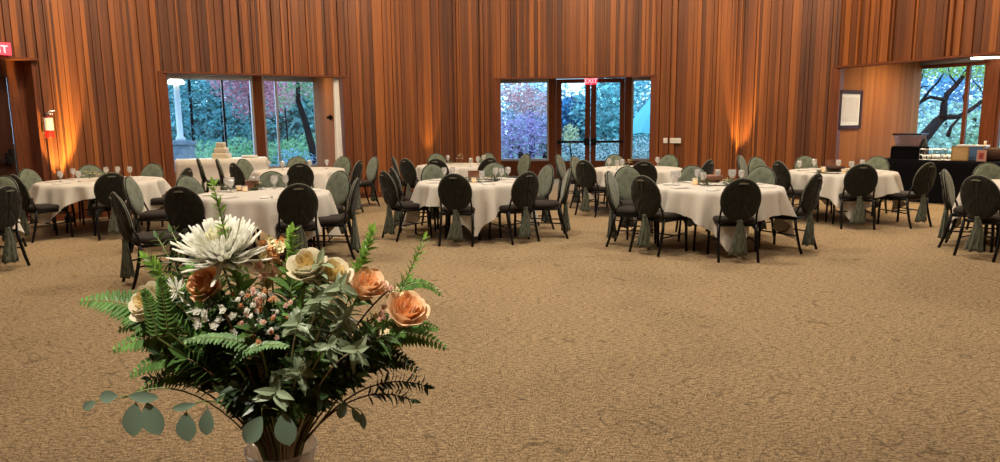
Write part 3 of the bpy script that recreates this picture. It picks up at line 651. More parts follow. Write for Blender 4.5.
# outside the buffet windows: spreading tree with dark limbs
c0 = at_y(918, 150, 19.)
t = empty('spreading_tree', (c0.x, c0.y, 0)); tag(t, 'dark-limbed tree with yellow-green leaves outside the buffet window', 'tree')
def tp(px, py, dy=0): p = at_y(px, py, 19.+dy); return (p.x-c0.x, p.y-c0.y, p.z)
m = MB()
m.tube([(-.15, 0, -.07), tp(917, 150), tp(927, 134), tp(937, 122, .1), tp(943, 117, .2)], [.2, .17, .15, .13, .12])
for pts, r in (([(943, 117), (944, 104), (947, 94), (957, 84), (966, 72), (974, 60)], .10), ([(943, 117), (958, 117), (970, 110), (985, 99), (998, 92)], .08), ([(948, 136), (951, 127), (961, 116)], .06), ([(945, 100), (930, 97), (921, 102), (906, 118)], .055), ([(921, 102), (930, 90), (938, 82), (944, 72)], .045),
               ([(908, 104), (915, 92), (921, 80), (924, 70)], .05), ([(915, 92), (922, 87), (929, 86)], .03), ([(966, 110), (963, 97), (968, 85)], .03), ([(985, 99), (980, 88), (972, 80)], .03), ([(957, 84), (950, 76), (948, 66)], .03), ([(998, 92), (1012, 80), (1030, 70)], .05)):
    m.tube([tp(px, py, .1*i) for i, (px, py) in enumerate(pts)], [r*(1-.6*i/(len(pts)-1)) for i in range(len(pts))], 7)
m.build('limbs', 'bark', t, True)
m = MB(); rnd = random.Random(77); bl = []
for (px, py, r) in ((915, 72, .5), (930, 70, .55), (948, 70, .5), (965, 70, .55), (980, 74, .5), (1000, 76, .6), (975, 88, .3), (915, 88, .3), (1012, 95, .5), (905, 66, .5), (955, 64, .5), (990, 62, .6)):
    p = tp(px, py, .3); bl.append((p, (r, r, r*.45)))
leafcloud(m, bl, 1900, .045, rnd); m.build('foliage', leaf_mat('yellow green leaf', (.36, .50, .12), .5, .5), t)
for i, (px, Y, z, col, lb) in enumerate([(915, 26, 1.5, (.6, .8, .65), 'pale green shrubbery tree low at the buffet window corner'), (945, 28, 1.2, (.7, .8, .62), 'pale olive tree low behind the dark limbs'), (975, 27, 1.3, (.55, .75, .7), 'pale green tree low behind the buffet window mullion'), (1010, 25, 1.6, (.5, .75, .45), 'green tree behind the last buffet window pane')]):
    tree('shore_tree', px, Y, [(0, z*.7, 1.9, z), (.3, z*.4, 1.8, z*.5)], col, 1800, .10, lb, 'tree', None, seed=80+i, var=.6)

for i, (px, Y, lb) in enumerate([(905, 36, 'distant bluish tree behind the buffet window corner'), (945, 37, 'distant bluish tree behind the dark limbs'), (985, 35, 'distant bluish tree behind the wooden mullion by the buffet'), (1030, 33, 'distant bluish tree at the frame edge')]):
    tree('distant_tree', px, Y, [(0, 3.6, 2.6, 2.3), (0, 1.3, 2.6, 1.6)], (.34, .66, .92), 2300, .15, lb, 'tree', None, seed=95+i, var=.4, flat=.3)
# ------------------------------------------------------------------ things on the walls
def wall_pt(A, B, px, z): t_ = line_t(A, B, px); p = A+(B-A).normalized()*t_; return V((p.x, p.y, z)), inward(A, B)
p, nn = wall_pt(P[0], P[1], 47, 1.6); ang = atan2(nn.y, nn.x)+pi/2
t = empty('fire_extinguisher', (p.x+nn.x*.16, p.y+nn.y*.16, 1.40), ang); t.scale = (.78, .78, .78); tag(t, 'red fire extinguisher with a white tag hung on the cedar wall beside the exit door', 'fire extinguisher')
m = MB(); m.lathe([(.075, 0), (.085, .01), (.085, .36), (.07, .42), (.03, .45), (.025, .48)], n=20); m.build('cylinder', 'red', t, True)
m = MB(); m.box((-.03, -.03, .48), (.03, .03, .52)); m.tube([(0, 0, .52), (.05, 0, .56), (.14, 0, .57)], .012); m.tube([(0, 0, .50), (.1, 0, .50)], .01); m.build('handle', 'steel', t)
m = MB(); m.tube([(-.03, 0, .5), (-.12, -.02, .46), (-.13, -.02, .2), (-.11, -.02, .1)], .012); m.build('hose', 'black_metal', t, True)
m = MB(); m.rings([[(.088*sin(a), -.088*cos(a)*1.0, z) for a in [radians(-62+124*i/10) for i in range(11)]] for z in (.16, .42)], False, False, False)
m.rings([[(.094*sin(a), -.094*cos(a), z) for a in [radians(-62+124*i/10) for i in range(11)]] for z in (.16, .42)], False, False, False); m.build('tag', 'white', t)
m = MB(); m.box((-.05, .08, .1), (.05, .095, .44)); m.box((-.09, .06, .28), (.09, .085, .32)); m.build('bracket', 'black_metal', t)
def exit_sign(loc, ang, w, h, label, txt='EXIT'):
    t = empty('exit_sign', loc, ang); tag(t, label, 'exit sign')
    m = MB(); m.box((-w/2, -.03, 0), (w/2, .03, h)); m.build('housing', 'exit', t)
    f = bpy.data.curves.new('lettering', 'FONT'); f.body = txt; f.size = h*.85; f.align_x = 'CENTER'; f.extrude = .003; f.offset = .002
    tmp = bpy.data.objects.new('lettering_curve', f); me_ = bpy.data.meshes.new_from_object(tmp); bpy.data.objects.remove(tmp); me_.materials.clear(); me_.materials.append(M['exit_letter'])
    o = bpy.data.objects.new('lettering', me_); C.objects.link(o); o.parent = t; o.location = (0, -.035, h*.17); o.rotation_euler = (pi/2, 0, 0)
    return t
A, B = P['e'], P[0]; nn = inward(A, B); tt = line_t(A, B, 0); p = A+(B-A).normalized()*tt; e = (B-A).normalized()
exit_sign((p.x+nn.x*.12+e.x*.02, p.y+nn.y*.12+e.y*.02, 2.71), atan2(nn.y, nn.x)+pi/2, .42, .19, 'lit red exit sign cut by the frame above the dark exit door')
p = P[3]+(P[4]-P[3]).normalized()*line_t(P[3], P[4], 590); nn = inward(P[3], P[4])
p2, _ = wall_pt(O[3], O[4], 590.5, 2.6); exit_sign((p2.x+nn.x*.12, p2.y+nn.y*.12, 2.55), atan2(nn.y, nn.x)+pi/2, .33, .20, 'small lit red exit sign above the meeting glass doors')
for px, w_, lb in ((667, .09, 'small square white switch plate on the wall beside the doors'), (677, .24, 'wide white switch plate next to the small square one')):
    p, nn = wall_pt(P[4], P[5], px, 1.14); m = MB(); m.box((-w_/2, -.012, -.055), (w_/2, .01, .055))
    k_ = 1 if w_ < .1 else 4
    o = m.build('switch_plate', 'white', None, False, (p.x+nn.x*.075, p.y+nn.y*.075, 1.14)); o.rotation_euler = (0, 0, atan2(nn.y, nn.x)+pi/2); tag(o, lb, 'switch plate')
    for i in range(k_):
        m = MB(); x = (i-(k_-1)/2)*.05; m.box((x-.008, -.02, -.018), (x+.008, -.011, .018)); m.build('toggle', 'cream', o)
# framed certificate on the alcove side wall
A, B = P[5], O[5]; e = (B-A).normalized(); nn = V((e.y, -e.x)); nn = nn if nn.dot(-(A+B)) > 0 else -nn
def side_t(px): return line_t(A, B, px)
s0, s1 = side_t(834.5), side_t(857); z1_, z0_ = 2.12, 1.37
mid = A+e*((s0+s1)/2); w_ = abs(s1-s0); ang = atan2(nn.y, nn.x)+pi/2
t = empty('picture_frame', (mid.x+nn.x*.062, mid.y+nn.y*.062, z0_), ang); tag(t, 'certificate in a dark wooden frame on the pale panelled alcove wall', 'framed certificate')
hh = z1_-z0_; fr = .07
m = MB(); m.box((-w_/2, -.02, 0), (-w_/2+fr, .02, hh)); m.box((w_/2-fr, -.02, 0), (w_/2, .02, hh)); m.box((-w_/2, -.02, 0), (w_/2, .02, fr)); m.box((-w_/2, -.02, hh-fr), (w_/2, .02, hh)); m.build('frame', 'door_wood', t)
m = MB(); m.box((-w_/2+.03, -.004, .03), (w_/2-.03, .015, hh-.03)); m.build('mat_board', 'white', t)
m = MB(); m.box((-w_/2+fr+.06, -.008, fr+.07), (w_/2-fr-.06, 0, hh-fr-.07)); m.build('certificate', 'paper', t)
# white curtain by the garden alcove and a small bracket
cpos = at_g(337.5, 14.72); m = MB(); n = 40; rr = []
for k in range(8):
    z = .03+2.72*k/7; wd = .075-.03*k/7
    rr.append([(wd*(1+.22*sin(6*2*pi*j/n+.3*k))*cos(2*pi*j/n), wd*.7*(1+.22*sin(6*2*pi*j/n+.3*k))*sin(2*pi*j/n), z) for j in range(n)])
m.rings(rr); o = m.build('curtain', 'white_cloth', None, True, (cpos.x, cpos.y, 0)); tag(o, 'narrow gathered white curtain at the edge of the garden alcove', 'curtain')
A, B = P[2], O[2]; tt = line_t(A, B, 334); p = A+(B-A).normalized()*tt; m = MB(); m.box((-.07, -.05, -.03), (.07, .05, .03)); m.box((-.02, -.02, -.06), (.02, .02, .06))
o = m.build('wall_bracket', 'black_metal', None, False, (p.x-.06, p.y-.06, 1.72)); tag(o, 'small black bracket on the wooden wall beside the white curtain', 'bracket')
# strip light in the buffet alcove ceiling
p = at_z(990, 57.5, 2.74); t = empty('strip_light', (p.x, p.y, 2.72), radians(-10)); tag(t, 'lit strip light on the ceiling above the buffet', 'ceiling light')
m = MB(); m.box((-.35, -.05, .03), (.6, .05, .10)); m.build('housing', 'white', t); m = MB(); m.box((-.33, -.04, .0), (.58, .04, .03)); m.build('diffuser', 'lamp', t)

# ------------------------------------------------------------------ cake table and buffet
def cloth_box(name, pts, z, mat, label, cat, drop=None, amp=.02):
    """draped rectangular table cloth from four corner points"""
    mb = MB(); c = sum((V(p) for p in pts), V((0, 0)))/4; out = []; per = 24
    for i in range(4):
        a, b_ = V(pts[i]), V(pts[(i+1) % 4])
        for k in range(per): out.append(a.lerp(b_, k/per))
    n = len(out); zb = .02 if drop is None else z-drop; rr = []
    for kk in range(7):
        f = kk/6; rg = []
        for i, p in enumerate(out):
            d = (p-c).normalized(); q_ = p+d*(.01+amp*f*(.6+.8*sin(i*1.1)+.4*sin(i*.37)))
            rg.append((q_.x-c.x, q_.y-c.y, z+(zb-z)*f))
        rr.append(rg)
    mb.rings([[(x*.5, y*.5, z+.002) for x, y, _ in rr[0]]]+[[(x*.985, y*.985, z+.002) for x, y, _ in rr[0]]]+rr, True, False)
    o = mb.build(name, mat, None, True, (c.x, c.y, 0)); tag(o, label, cat); return o
def rect_table(name, pts, z, label):
    c = sum((V(p) for p in pts), V((0, 0)))/4; t = empty(name, (c.x, c.y, 0)); tag(t, label, 'table'); m = MB()
    sp = [V(p)-c for p in pts]; m.prism([tuple(p*.97) for p in sp], z-.05, z-.02); m.build('tabletop', 'plywood', t)
    for p in sp: m = MB(); m.tube([(p.x*.85, p.y*.75, z-.05), (p.x*.85, p.y*.75, 0)], .018); m.build('leg', 'black_metal', t)
a = at_z(175, 160, .85); b_ = at_z(267, 158, .85); a = V((a.x, a.y)); b_ = V((b_.x, b_.y)); a.y = 14.75; a.x = ray(175, 158).x/ray(175, 158).y*14.75; b_.y = 15.45; b_.x = ray(267, 158).x/ray(267, 158).y*15.45
dn = V((-(b_-a).y, (b_-a).x)).normalized()*.75
pts = [a, b_, b_+dn, a+dn]; cake_pts = pts
rect_table('cake_table', pts, .85, 'long folding table under the white cloth that carries the cake'); cloth_box('tablecloth', pts, .85, 'white_cloth', 'white floor-length cloth on the long cake table by the garden window', 'tablecloth')
cc = V((ray(222, 158).x/ray(222, 158).y*15.35, 15.35)); t = empty('tiered_cake', (cc.x, cc.y, .853)); tag(t, 'square three-tiered ivory cake on the white table by the garden window', 'cake')
M['icing'] = simple('ivory icing', (.72, .66, .55), .5)
for s_, z0, z1 in ((.165, .0, .12), (.125, .12, .24), (.085, .24, .35)):
    m = MB(); rr = []
    for k, z in ((.97, z0), (1, z0+.012), (1, z1-.015), (.93, z1)):
        rr.append([(k*s_*math.copysign(abs(cos(2*pi*j/32))**.25, cos(2*pi*j/32)), k*s_*math.copysign(abs(sin(2*pi*j/32))**.25, sin(2*pi*j/32)), z) for j in range(32)])
    m.rings(rr); m.build('cake_tier', 'icing', t, True)
for px, dz, lb in ((246, .02, 'small stack of white plates on the cake table'), (253, .02, 'second short stack of white plates beside the first')):
    y = 15.6; x = ray(px, 158).x/ray(px, 158).y*y; m = MB(); m.lathe([(.06, 0), (.10, .012), (.10, .05), (.09, .055), (.05, .05)], n=20); o = m.build('plate_stack', 'white', None, True, (x, y, .854)); tag(o, lb, 'plates')
# black buffet
A0 = at_z(884, 159.2, .79); B0 = at_z(1000, 162.5, .79); a = V((A0.x, A0.y)); b_ = V((B0.x, B0.y)); a = a+(a-b_).normalized()*.12; b_ = b_+(b_-a).normalized()*1.0
dn = V((-(b_-a).y, (b_-a).x)).normalized()*.72; dn = dn if dn.y > 0 else -dn
pts = [a, b_, b_+dn, a+dn]
rect_table('buffet_table', pts, .79, 'long buffet table hidden under the black cloth'); cloth_box('buffet_cloth', pts, .79, 'black_cloth', 'black floor-length cloth covering the long buffet table', 'tablecloth', amp=.012)
e = (b_-a).normalized(); dn1 = dn.normalized(); bang = atan2(e.y, e.x)
def bf(px, off):       # a point on the buffet top at picture column px, off m behind its front edge
    t_ = line_t(a+dn1*off, b_+dn1*off, px); p = a+dn1*off+e*t_; return V((p.x, p.y, .794))
p = bf(911, .36); t = empty('drink_dispenser', p, bang); t.scale = (.8, .85, 1); tag(t, 'clear bin of red drinks on a black stand at the end of the buffet', 'drink bin')
m = MB(); m.box((-.33, -.22, 0), (.29, .22, .20)); m.box((-.31, -.25, .20), (.31, .25, .24)); m.build('stand', 'black_cloth', t)
M['cloudy'] = glass('cloudy plastic', (.8, .75, .78), .1, .35, .1, (.6, .5, .52)); M['redjuice'] = simple('red bottles', (.45, .07, .06), .4, noise=.5, nscale=14)
m = MB(); m.rings([[(sx*w_, sy*d_, z) for sx, sy in ((-1, -1), (1, -1), (1, 1), (-1, 1))] for w_, d_, z in ((.24, .18, .245), (.30, .22, .46))], True, False); m.build('bin', 'cloudy', t)
m = MB(); m.box((-.32, -.24, .46), (.32, .24, .485)); m.build('lid', 'black_metal', t)
rnd = random.Random(3)
for i in range(9):
    m = MB(); x, y = -.2+.05*(i % 9), rnd.uniform(-.12, .1); m.lathe([(.03, .25), (.034, .26), (.034, .37), (.014, .42), (.014, .44)], (x, y, 0), 10); m.build('bottle', 'redjuice' if i > 5 or i % 3 == 1 else 'cloudy', t, True)
p = bf(926, .3); t = empty('coffee_urn', p, bang); tag(t, 'black cone-topped pump pot between the drinks bin and the trays', 'coffee pot'); m = MB(); m.lathe([(.08, 0), (.09, .02), (.09, .2)], n=16); m.build('body', 'black_metal', t, True); m = MB(); m.lathe([(.09, .2), (.075, .24), (.03, .38), (.01, .4)], n=16); m.build('lid', 'black_metal', t, True)
for i, (px, off, lb) in enumerate([(934, .2, 'wire rack with small cups on the buffet, next to the black pot'), (945, .3, 'wire rack with packets on the buffet, before the tan menu card')]):
    p = bf(px, off); t = empty('wire_rack', p, bang); tag(t, lb, 'rack'); m = MB(); w_, d_, h_ = .17, .1, .2
    for z in (.005, .09, h_):
        m.tube([(-w_, -d_, z), (w_, -d_, z), (w_, d_, z), (-w_, d_, z)], .005, 6, True)
    for sx in (-1, -.5, 0, .5, 1):
        for sy in (-1, 1): m.tube([(sx*w_, sy*d_, 0), (sx*w_, sy*d_, h_)], .004, 6)
    m.build('wire_frame', 'steel', t)
    for k in range(4): m = MB(); m.lathe([(.028, .01), (.036, .08), (.033, .08), (.02, .02)], (-w_+.05+k*.08, 0, 0), 12); m.build('cup', 'white', t, True)
p = bf(962.5, .14); t = empty('menu_card', p, bang+.05); tag(t, 'tan menu card in a thin gold frame standing on the buffet', 'menu card')
m = MB(); w_, h_ = .135, .26
for bx in (((-w_, -.01, 0), (-w_+.018, .01, h_)), ((w_-.018, -.01, 0), (w_, .01, h_)), ((-w_, -.01, 0), (w_, .01, .018)), ((-w_, -.01, h_-.018), (w_, .01, h_))): m.box(*bx)
m.tube([(0, .01, .2), (0, .1, .0)], .006); m.build('frame', 'gold', t); m = MB(); m.box((-w_+.015, -.004, .015), (w_-.015, .006, h_-.015)); m.build('card', 'tan_paper', t)
p = bf(975, .5); m = MB(); m.box((-.22, -.12, 0), (.22, .12, .25)); M['bluebox'] = simple('blue tub', (.10, .22, .45), .5); o = m.build('storage_tub', 'bluebox', None, False, p); o.rotation_euler = (0, 0, bang); tag(o, 'blue plastic tub behind the menu card on the buffet', 'tub'); m = MB(); m.box((-.235, -.135, .25), (.235, .135, .275)); m.build('lid', 'white', o)
p = bf(984.5, .16); t = empty('photo_stand', p, bang-.2); tag(t, 'small upright photo print in a pink mat beside the menu card', 'photo'); M['pinkish'] = simple('pink mat', (.6, .34, .28), .6)
m = MB(); m.box((-.075, -.008, 0), (.075, .008, .20)); m.tube([(0, 0, .15), (0, .08, 0)], .005); m.build('mat_board', 'pinkish', t); m = MB(); m.box((-.04, -.012, .04), (.04, -.007, .15)); m.build('photograph', 'redjuice', t)
p = bf(996, .42); m = MB(); m.lathe([(.12, 0), (.16, .05), (.17, .22), (.16, .23), (.14, .08), (.1, .02)], n=24); o = m.build('serving_basket', 'chocolate', None, True, p); tag(o, 'dark woven serving basket at the buffet by the frame edge', 'basket')
p = bf(987, .50); m = MB(); m.lathe([(.04, 0), (.045, .02), (.045, .2), (.02, .27), (.02, .32)], n=14); o = m.build('syrup_bottle', 'tan_paper', None, True, p); tag(o, 'tan bottle standing behind the pink photo print', 'bottle'); m = MB(); m.lathe([(.022, .32), (.022, .35)], n=12); m.build('cap', 'white', o)

# ------------------------------------------------------------------ table settings
TZ = .758
def on(px, py, z=TZ): p = at_z(px, py, z); return (p.x, p.y, z)
def clampT(px, py, k, lim=.68):
    p = at_z(px, py, TZ); c, R, _ = T[k]; d = V((p.x, p.y))-c
    if d.length > R*.9: d = d.normalized()*R*.86
    return (c.x+d.x, c.y+d.y, TZ)
def mk_glass():
    m = MB(); m.lathe([(.034, 0), (.034, .004), (.006, .01), (.005, .055), (.02, .07), (.037, .095), (.039, .125), (.034, .165), (.031, .165), (.036, .125), (.033, .097), (.015, .078), (.001, .076)], n=16); return m.build('water_goblet', 'drink', None, True)
gp = mk_glass(); first = [True]
GL = [(1, 61, 182, 'goblet at the edge of the extinguisher-side table, first of its row'), (1, 66, 178.5, 'goblet just behind the first one on the big round table'), (1, 79, 182, 'goblet before the white flower centrepiece of the big round table'), (1, 112, 174, 'goblet above the black chair back at the big round table'), (1, 139, 175.5, 'lone goblet near the end of the big round table'), (1, 122, 176, 'short goblet beside the rim of the black chair back'),
      (2, 194, 187, 'goblet standing before a sage chair behind the white chrysanthemum'), (2, 199, 189, 'goblet a hand in front of another, above the chrysanthemum'), (2, 231, 192.5, 'goblet in front of the flower wreath'), (2, 274, 189, 'tall goblet between wreath and sage chair'), (2, 278, 187, 'goblet touching the tall one beyond the wreath'), (2, 290, 187, 'goblet against the black chair back beyond the wreath'), (2, 237, 182, 'goblet behind the wreath against a black chair'),
      (3, 327, 168.5, 'goblet on the table by the white curtain'), (3, 310, 169, 'goblet above the black chair at the garden table'), (3, 266, 169, 'goblet at the cake-side edge of the garden table'), (3, 283, 170, 'goblet amid the dark napkins of the garden table'),
      (4, 437, 178, 'goblet above the centred chair, first of two'), (4, 445.5, 177, 'goblet above the centred chair, second of two'), (4, 482, 183, 'goblet in front of the middle wreath'), (4, 495.5, 179, 'tallest goblet of the three together on the middle table'), (4, 501.5, 180, 'middle goblet of the three together on the middle table'), (4, 511, 178, 'outer goblet of the three together, toward the doors'),
      (5, 444, 162.5, 'goblet in front of a sage chair at the rear wall table'), (5, 478, 165, 'goblet beside the dark arc-backed chair at the rear table'), (5, 484, 163.5, 'goblet in front of the sage chair near the frosted pane'), (5, 472, 167, 'decanter-like goblet in the gap of the rear table'),
      (6, 609, 168, 'goblet below the second glass door'), (6, 622, 169, 'goblet beside the little pink flowers'), (6, 617, 170, 'short goblet between two at the doors table'), (6, 659, 166, 'lone goblet below the switch plates'),
      (7, 673, 184, 'goblet at the near end of the wooden bowl table, outer one'), (7, 678, 183, 'goblet at the near end of the wooden bowl table, inner one'), (7, 689, 180, 'goblet in front of the sage chair back beside the yellow candle'), (7, 703, 185.5, 'goblet between yellow candle and wooden bowl'), (7, 717, 179, 'goblet with dark drink behind the wooden bowl'), (7, 734, 181, 'goblet just past the peach flowers of the wreath'), (7, 744, 179, 'goblet above the frontmost dark chair back'), (7, 750, 181, 'goblet by the rim of the frontmost dark chair'),
      (8, 799, 171, 'goblet at the near end of the certificate table'), (8, 814, 169, 'goblet before the sage chair of the certificate table'), (8, 838, 170, 'goblet above the dark bowl of the certificate table'), (8, 851, 172, 'goblet above the rim of the dark chair at the certificate table'), (8, 862, 170, 'low goblet behind the dark chair of the certificate table')]
for k, px, py, lb in GL:
    if first[0]: o = gp; first[0] = False
    else: o = gp.copy(); C.objects.link(o)
    o.location = clampT(px, py, k); tag(o, lb, 'glass', 'clear goblets on the round tables')
def wreath(loc, r, label, seed, col=(.06, .10, .05), tall=.05, name='greenery_wreath'):
    rnd = random.Random(seed); t = empty(name, loc); tag(t, label, 'table decoration'); m = MB()
    for i in range(150):
        a = rnd.uniform(0, 2*pi); rr_ = r*rnd.uniform(.75, 1.08); p = V((rr_*cos(a), rr_*sin(a), rnd.uniform(.006, tall)))
        d = V((-sin(a)+rnd.gauss(0, .5), cos(a)+rnd.gauss(0, .5), rnd.gauss(0, .3))).normalized(); s = d.cross(V((0, 0, 1))).normalized()
        m.tone = rnd.random(); L2 = rnd.uniform(.02, .04); m.add([p-d*L2, p+s*.012, p+d*L2, p-s*.012], [(0, 1, 2, 3)])
    m.build('leaves', leaf_mat(name+' leaf', col, .6, .15), t)
    m = MB(); m.tube([(r*.92*cos(2*pi*j/24), r*.92*sin(2*pi*j/24), .008) for j in range(24)], .006, 6, True); m.build('ring', 'bark', t, True)
    return t
def votive(loc, label, h=.07):
    t = empty('votive_candle', loc); tag(t, label, 'candle'); m = MB(); m.lathe([(.03, 0), (.034, .004), (.036, h), (.033, h), (.031, .01), (.001, .008)], n=16); m.build('holder', 'drink', t, True)
    m = MB(); m.lathe([(.026, .012), (.026, h*.7), (.02, h*.75)], n=14); m.build('wax', 'candle', t, True)
def blossoms(name, loc, cols, n, spread_, label, seed, h=.08, r=.028, greens=True):
    rnd = random.Random(seed); t = empty(name, loc); tag(t, label, 'flowers')
    for i in range(n):
        a = rnd.uniform(0, 2*pi); rr_ = spread_*sqrt(rnd.random()); c = V((rr_*cos(a), rr_*sin(a), h*rnd.uniform(.5, 1.))); m = MB()
        for q_ in range(3):
            for j in range(6):
                b = 2*pi*j/6+q_*.5; R_ = r*(1-.25*q_); el_ = .25+.45*q_; d = V((cos(b)*cos(el_), sin(b)*cos(el_), sin(el_))); s = V((-sin(b), cos(b), 0)); u_ = d.cross(s)
                m.add([c, c+d*R_*.6+s*R_*.4, c+d*R_, c+d*R_*.6-s*R_*.4], [(0, 1, 2, 3)])
        m.build('blossom', cols[i % len(cols)], t)
    if greens:
        m = MB()
        for i in range(40):
            a = rnd.uniform(0, 2*pi); p = V((rnd.uniform(0, spread_)*cos(a), rnd.uniform(0, spread_)*sin(a), rnd.uniform(.0, h*.9)+.01)); d = V((cos(a), sin(a), rnd.uniform(-.1, 1))).normalized(); s = d.cross(V((.1, .2, 1))).normalized(); m.tone = rnd.random()
            m.add([p, p+d*.025+s*.01, p+d*.05, p+d*.025-s*.01], [(0, 1, 2, 3)])
        m.build('leaves', leaf_mat('small leaf', (.10, .17, .08), .5, .2), t)
M['pet_white'] = simple('white petals', (.78, .76, .68), .6); M['pet_peach'] = simple('peach petals', (.80, .46, .22), .6); M['pet_cream'] = simple('cream petals', (.80, .72, .45), .6); M['pet_pink'] = simple('pink petals', (.72, .40, .32), .6); M['wood_bowl'] = simple('brown wood', (.22, .09, .05), .4, noise=.3, nscale=10)
blossoms('flower_centrepiece', clampT(90, 181, 1), ['pet_white', 'pet_cream'], 6, .10, 'white flowers in a low centrepiece on the big round table', 1, .14, .045)
blossoms('flower_centrepiece', clampT(103, 180, 1), ['pet_cream', 'pet_white'], 5, .10, 'cream flowers next to the white ones on the big round table', 2, .10, .04)
wreath(clampT(243, 189.5, 2), .26, 'oval green wreath on the table behind the chrysanthemum', 3)
blossoms('flower_posy', clampT(256, 189, 2), ['pet_peach', 'pet_cream'], 6, .07, 'peach and cream flowers lying on the wreath behind the chrysanthemum', 4, .08, .035)
def box_prop(name, loc, w_, d_, h_, mat, label, cat, rz=.2):
    m = MB(); m.box((-w_/2, -d_/2, 0), (w_/2, d_/2, h_)); m.box((-w_/2-.006, -d_/2-.006, h_), (w_/2+.006, d_/2+.006, h_+.008)); o = m.build(name, mat, None, False, loc); o.rotation_euler = (0, 0, rz); tag(o, label, cat); return o
def bowl(loc, r, h_, mat, label):
    m = MB(); m.lathe([(r*.4, 0), (r*.5, .004), (r*.9, h_*.6), (r, h_), (r*.93, h_), (r*.82, h_*.6), (r*.4, .012), (.002, .012)], n=24); o = m.build('wooden_bowl', mat, None, True, loc); tag(o, label, 'bowl')
box_prop('wooden_box', clampT(244, 185.5, 2), .16, .10, .10, 'wood_bowl', 'small brown wooden box behind the wreath near the chrysanthemum', 'box')
box_prop('card_holder', clampT(243, 180, 2), .09, .02, .15, 'white', 'small white card standing on the brown wooden box table', 'card')
votive(clampT(245, 191.5, 2), 'glass votive in the middle of the wreath behind the chrysanthemum'); votive(clampT(239, 191, 2), 'dark-filled glass votive beside the middle votive of that wreath')
wreath(clampT(482, 181, 4), .24, 'green wreath on the long-cornered tablecloth', 5)
box_prop('wooden_box', clampT(474, 178, 4), .16, .10, .10, 'wood_bowl', 'small brown wooden box on the middle table before the doors', 'box')
votive(clampT(474, 182.5, 4), 'lit votive beside the brown box on the middle table'); blossoms('flower_posy', clampT(491, 180.5, 4), ['pet_cream', 'pet_pink'], 4, .06, 'cream flowers at the wreath end on the middle table', 6, .06, .03)
blossoms('flower_vase', clampT(460, 164.5, 5), ['pet_white', 'pet_pink'], 6, .07, 'white and pink flowers on the rear wall table', 7, .20, .04)
blossoms('flower_posy', clampT(450, 164.5, 5), ['pet_peach'], 3, .04, 'tiny peach flowers near the sage chair at the rear wall table', 8, .05, .03)
blossoms('flower_posy', clampT(629, 168.5, 6), ['pet_pink', 'pet_cream', 'pet_peach'], 7, .09, 'pink and cream posy on the table before the glass doors', 9, .17, .04)
wreath(clampT(716, 184, 7), .30, 'long green wreath around the wooden bowl', 10)
bowl(clampT(712, 182, 7), .14, .09, 'wood_bowl', 'brown wooden bowl amid the wreath on the frontmost table')
votive(clampT(695, 185, 7), 'yellow glowing votive at the end of the wreath by the wooden bowl', .09); blossoms('flower_posy', clampT(706, 186, 7), ['pet_peach'], 3, .04, 'peach flowers just before the wooden bowl', 11, .06, .035)
blossoms('flower_posy', clampT(728, 184, 7), ['pet_peach', 'pet_cream'], 4, .06, 'peach flowers on the far end of the wreath by the wooden bowl', 12, .06, .03)
wreath(clampT(834, 173, 8), .24, 'dark green wreath on the certificate table', 13); bowl(clampT(834, 171.5, 8), .16, .08, 'chocolate', 'dark bowl in the wreath on the certificate table')
box_prop('wooden_box', clampT(832, 169, 8), .2, .08, .14, 'wood_bowl', 'brown box behind the dark bowl on the certificate table', 'box')
votive(clampT(823, 172.5, 8), 'cream votive at the near end of the dark bowl wreath', .09); votive(clampT(843.5, 173.5, 8), 'glowing amber votive beside the dark bowl', .07)
for k_, (px, lb) in enumerate([(301, 'dark red folded napkin on the garden table, first of two'), (306, 'dark red folded napkin on the garden table, second of two')]):
    m = MB(); m.rings([[(.05*cos(2*pi*j/10), .05*sin(2*pi*j/10), 0) for j in range(10)], [(.035*cos(2*pi*j/10+.2), .03*sin(2*pi*j/10), .07) for j in range(10)], [(.006*cos(2*pi*j/10), .006*sin(2*pi*j/10), .14) for j in range(10)]])
    o = m.build('folded_napkin', 'purple', None, False, clampT(px, 169.5, 3)); tag(o, lb, 'napkin')
# napkins with a knife at each place of the three front tables
npk = MB(); npk.box((-.05, -.10, 0), (.05, .10, .006)); npk.box((-.045, -.095, .006), (.05, .10, .011))
kn = MB(); kn.box((-.006, -.10, 0), (.006, .0, .004)); kn.box((-.009, .0, 0), (.009, .11, .003))
kn_p = nk_p = None
for k in (2, 4, 7, 1, 8):
    c, R, _ = T[k]
    for j in range(8):
        a = 2*pi*j/8+.35; rr_ = R*.74; x, y = c.x+rr_*cos(a), c.y+rr_*sin(a)
        if nk_p is None: o = nk_p = npk.build('napkin', 'white_cloth')
        else: o = nk_p.copy(); C.objects.link(o)
        o.location = (x, y, TZ+.001); o.rotation_euler = (0, 0, a+pi/2); tag(o, 'folded white napkin laid flat at a place setting on '+TKEY[k], 'napkin', 'flat white napkins on the '+TKEY[k])
        if kn_p is None: o = kn_p = kn.build('table_knife', 'steel')
        else: o = kn_p.copy(); C.objects.link(o)
        o.location = (x-sin(a)*.08, y+cos(a)*.08, TZ+.001); o.rotation_euler = (0, 0, a+pi/2); tag(o, 'steel table knife beside a flat napkin on '+TKEY[k], 'knife', 'table knives on the '+TKEY[k])
